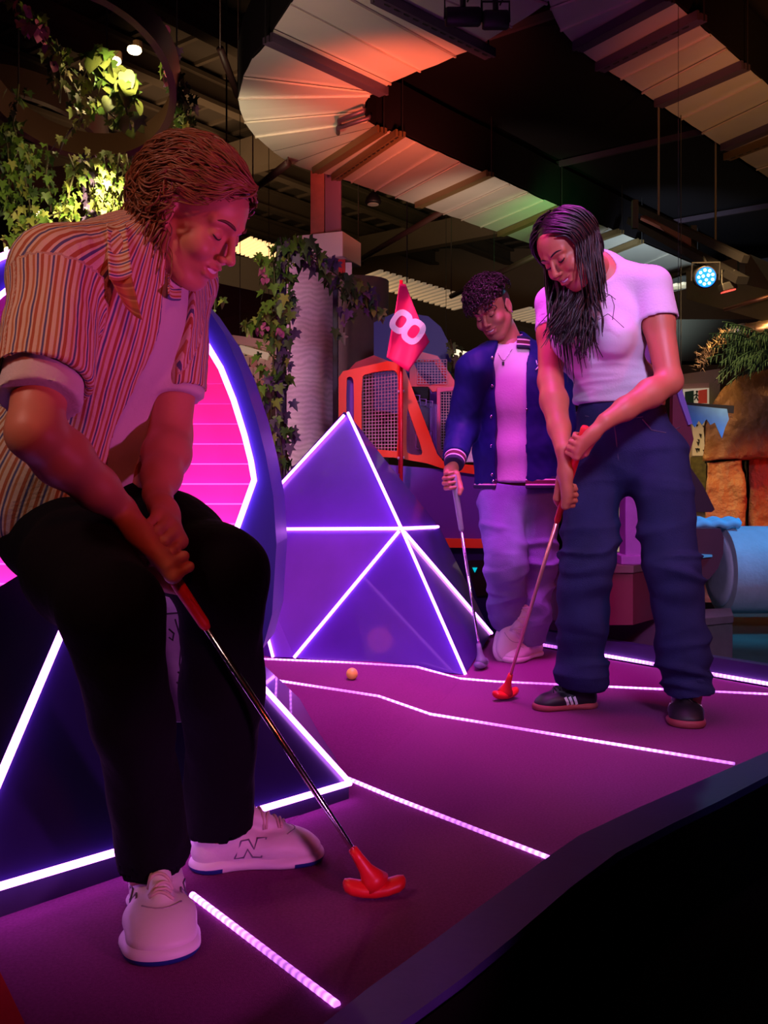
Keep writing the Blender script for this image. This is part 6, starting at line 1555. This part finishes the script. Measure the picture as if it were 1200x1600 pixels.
hF = Field(); hF.ell(H_c(0, -.010, .074), N(.082, .094, .064), H_c.R, .02); hF.ell(H_c(0, .055, .086), N(.062, .034, .036), H_c.R, .02)
for i in range(46):
    a = rng.rand()*6.28; b = rng.rand(); hF.sph(H_c(.080*math.cos(a)*math.sqrt(b), -.01+.095*math.sin(a)*math.sqrt(b), .078+.055*math.sqrt(max(0, 1-b))), .016, .01)
cv, cf = hF.mesh(.0045); tv, tf = tubes_mesh(pth+p2, rd+r2, 5); v, f = merge([(cv, cf), (tv, tf)]); npobj('hair', v, f, m_hair_c, C_root)
fF = Field(); fF.ell(H_c(0, -.022, .030), N(.0765, .094, .072), H_c.R, .01); fF.box(H_c(0, .10, -.03), (.1, .085, .12), H_c.R, 0, .01, op='s'); fF.box(H_c(0, 0, -.12), (.2, .2, .09), H_c.R, 0, .01, op='s')
v, f = fF.mesh(.005); npobj('short_sides', v, f, mat('hair_fade', (.06, .025, .018), .7), C_root)
er = H_c(-.082, -.002, -.034); MB().ball(V(er), .0045, 10, 8).build('ear_stud', mat('stud', (.9, .9, .95), .1, metal=1), C_root, True)
er = H_c(.082, -.002, -.034)
# tee, jacket
F = Field(); torso_prims(F, c_nb, c_ch, c_wa, c_pe, c_shR, c_shL, Rcc, inf=.010); F.cap(c_nb, c_nb+n3(H_c.c-c_nb)*.15, .062, .075, .006, op='s'); F.box(c_pe-N(0, 0, .17), (.4, .4, .20), I3, 0, .004, op='s')
Ft = F; v, f = F.mesh(.006); v = fold(v, f, .003, 9, 71, (1.5, 1.5, .5)); npobj('t_shirt', v, f, mat('tee_white_c', (.66, .60, .68), .85, bump=.12, bscale=120), C_root)
m_jk = mat('jacket_navy', (.010, .014, .13), .6, noise=.15, nscale=20, spec=.2)
m_rib = stripes(mat('rib_striped', (.02, .01, .06), .8), [(0, (.012, .01, .05)), (.26, (.85, .6, .7)), (.36, (.10, .01, .03)), (.64, (.85, .6, .7)), (.74, (.012, .01, .05))], 1.0)
F = Field(); torso_prims(F, c_nb, c_ch, c_wa, c_pe+N(0, 0, .02), c_shR, c_shL, Rcc, inf=.030, wwa=.155, dwa=.11, wpe=.165, dpe=.115, k=.06)
F.chain([c_shR, c_elR, c_elR+(c_wrR-c_elR)*.86], [.072, .064, .050], k=.03, flat_end=True); F.chain([c_shL, c_elL, c_elL+(c_wrL-c_elL)*.86], [.072, .064, .050], k=.03, flat_end=True)
opn = [c_nb+Rcc[:, 1]*.11, c_ch+Rcc[:, 1]*.20, c_wa+Rcc[:, 1]*.22, c_pe+Rcc[:, 1]*.22-N(0, 0, .1)]
F.box(c_wa+Rcc[:, 1]*.22+N(0, 0, .03), (.058, .20, .42), Rcc, .004, .004, op='s')
F.cap(c_nb, c_nb+n3(H_c.c-c_nb)*.16, .070, .078, .006, op='s'); F.box(c_pe-N(0, 0, .145), (.4, .4, .15), I3, 0, .004, op='s')
Fjk = F; v, f = F.mesh(.0062); v = fold(v, f, .0065, 9, 73, (1, 1, .8)); v = fold(v, f, .0022, 28, 74); npobj('varsity_jacket', v, f, m_jk, C_root)
def band(Fsrc_build, name, ufn):
    v, f = Fsrc_build.mesh(.0045); return npobj(name, v, f, m_rib, C_root, {'u': ufn(v)})
F = Field(); w0 = c_elR+(c_wrR-c_elR)*.80; w1_ = c_elR+(c_wrR-c_elR)*1.08; F.cap(w0, w1_, .047, .040, .004, flat=2); ax_ = n3(w1_-w0); Lw = np.linalg.norm(w1_-w0)
band(F, 'cuff', lambda v: np.clip((v-w0)@ax_/Lw, .01, .99))
F = Field(); F.ell((c_pe+N(0, 0, .02)), (.190, .142, .14), Rcc, .05); F.ell(c_pe+N(0, 0, -.03), (.188, .14, .12), Rcc, .05); zl = c_pe[2]+.005
F.box((c_pe[0], c_pe[1], zl+.055+.2), (.5, .5, .2), I3, 0, .002, op='s'); F.box((c_pe[0], c_pe[1], zl-.2), (.5, .5, .2), I3, 0, .002, op='s'); F.box(c_wa+Rcc[:, 1]*.22+N(0, 0, .03), (.058, .20, .42), Rcc, .004, .004, op='s')
band(F, 'hem_rib', lambda v: np.clip((v[:, 2]-zl)/.055, .01, .99))
F = Field(); F.cap(c_nb+N(0, 0, -.01), c_nb+N(0, 0, .045), .100, .084, .01, flat=2); F.cap(c_nb-N(0, 0, .05), c_nb+N(0, 0, .15), .084, .068, .003, op='s'); F.box(c_nb+Rcc[:, 1]*.12, (.036, .12, .2), Rcc, .004, .003, op='s')
axn = N(0, 0, 1)
band(F, 'collar_rib', lambda v: np.clip(((v-c_nb)@axn+.01)/.055, .01, .99))
for i, (x, y) in enumerate(((772, 559), (772, 603), (771, 651), (771, 697), (772, 742), (774, 752))):
    o_ = N(0, 0, CAMH); t = n3(np.array(P(x-3, y, 3.8))-o_); p = Fjk.march(o_+t*3.3, t, 1.0); MB().ball(V(p), .0065, 10, 8, (1, .4, 1)).build('snap_button', m_chrome, C_root, True)
for i, (x, y) in enumerate(((818, 579), (823, 640))):
    o_ = N(0, 0, CAMH); t = n3(np.array(P(x, y, 3.8))-o_); p = Fjk.march(o_+t*3.3, t, 1.0); MB().ball(V(p), .005, 10, 8, (1, .4, 1)).build('snap_button', m_chrome, C_root, True)
mb = MB()
for pl_ in (((838, 560), (839, 567), (843, 562), (845, 559), (841, 570), (837, 575)), ((845, 570), (849, 561), (851, 565), (846, 568)), ((851, 566), (848, 571), (852, 572))):
    out = []
    for (x, y) in pl_:
        o_ = N(0, 0, CAMH); t = n3(np.array(P(x, y+3, 3.8))-o_); p = Fjk.march(o_+t*3.3, t, 1.0); out.append(V(p-t*.006))
    mb.tube(out, .0022, 6)
mb.build('chest_script', mat('white_thread', (.9, .85, .9), .6), C_root, True)
# necklace
out = []
for (x, y) in ((778, 552), (780, 556), (783, 561), (786, 563.5), (790, 560), (795, 553), (800, 546)):
    o_ = N(0, 0, CAMH); t = n3(np.array(P(x, y, 3.8))-o_); p = Ft.march(o_+t*3.3, t, 1.0); out.append(V(p-t*.004))
nk = MB().tube(out, .0016, 6).build('necklace', m_chrome, C_root, True); MB().box(out[3]+V((0, -.002, -.012)), (.010, .005, .014), bev=.001).build('pendant', m_black, nk)
m_den_c = denim('denim_grey', (.20, .19, .40))
jeans(C_root, 'jeans', c_pe-N(0, 0, .0), Rcc, c_wa, .135, c_hipR, c_knR, c_anR, c_hipL, c_knL, c_anL, m_den_c, .098, .080, .068, .160, .115, c_pe[2]+.02, 81, amp=.012)
m_shp = mat('sneaker_cream', (.74, .64, .68), .55)
s1, _, _ = shoe(C_root, G(796, 1010, 0), G(786, 1029, 0)+V((-.01, -.06, 0)), 1.0, m_shp, m_shp, laces=m_shp, wd=1.0)
s2, _, _ = shoe(C_root, G(842, 1022, 0), G(794, 1036, 0), 1.0, m_shp, m_shp, laces=m_shp)
# the crossed foot stands on its toe: turn shoe about the toe
tw = np.array(G(786, 1029, 0))-np.array(rloc(C_root))+N(-.005, -.04, .012); axv = V((1, .25, 0)).normalized(); Mr = Matrix.Translation(V(tw)) @ Matrix.Rotation(math.radians(66), 4, axv) @ Matrix.Translation(-V(tw))
for o_ in [s1]+list(s1.children): o_.data.transform(Mr)
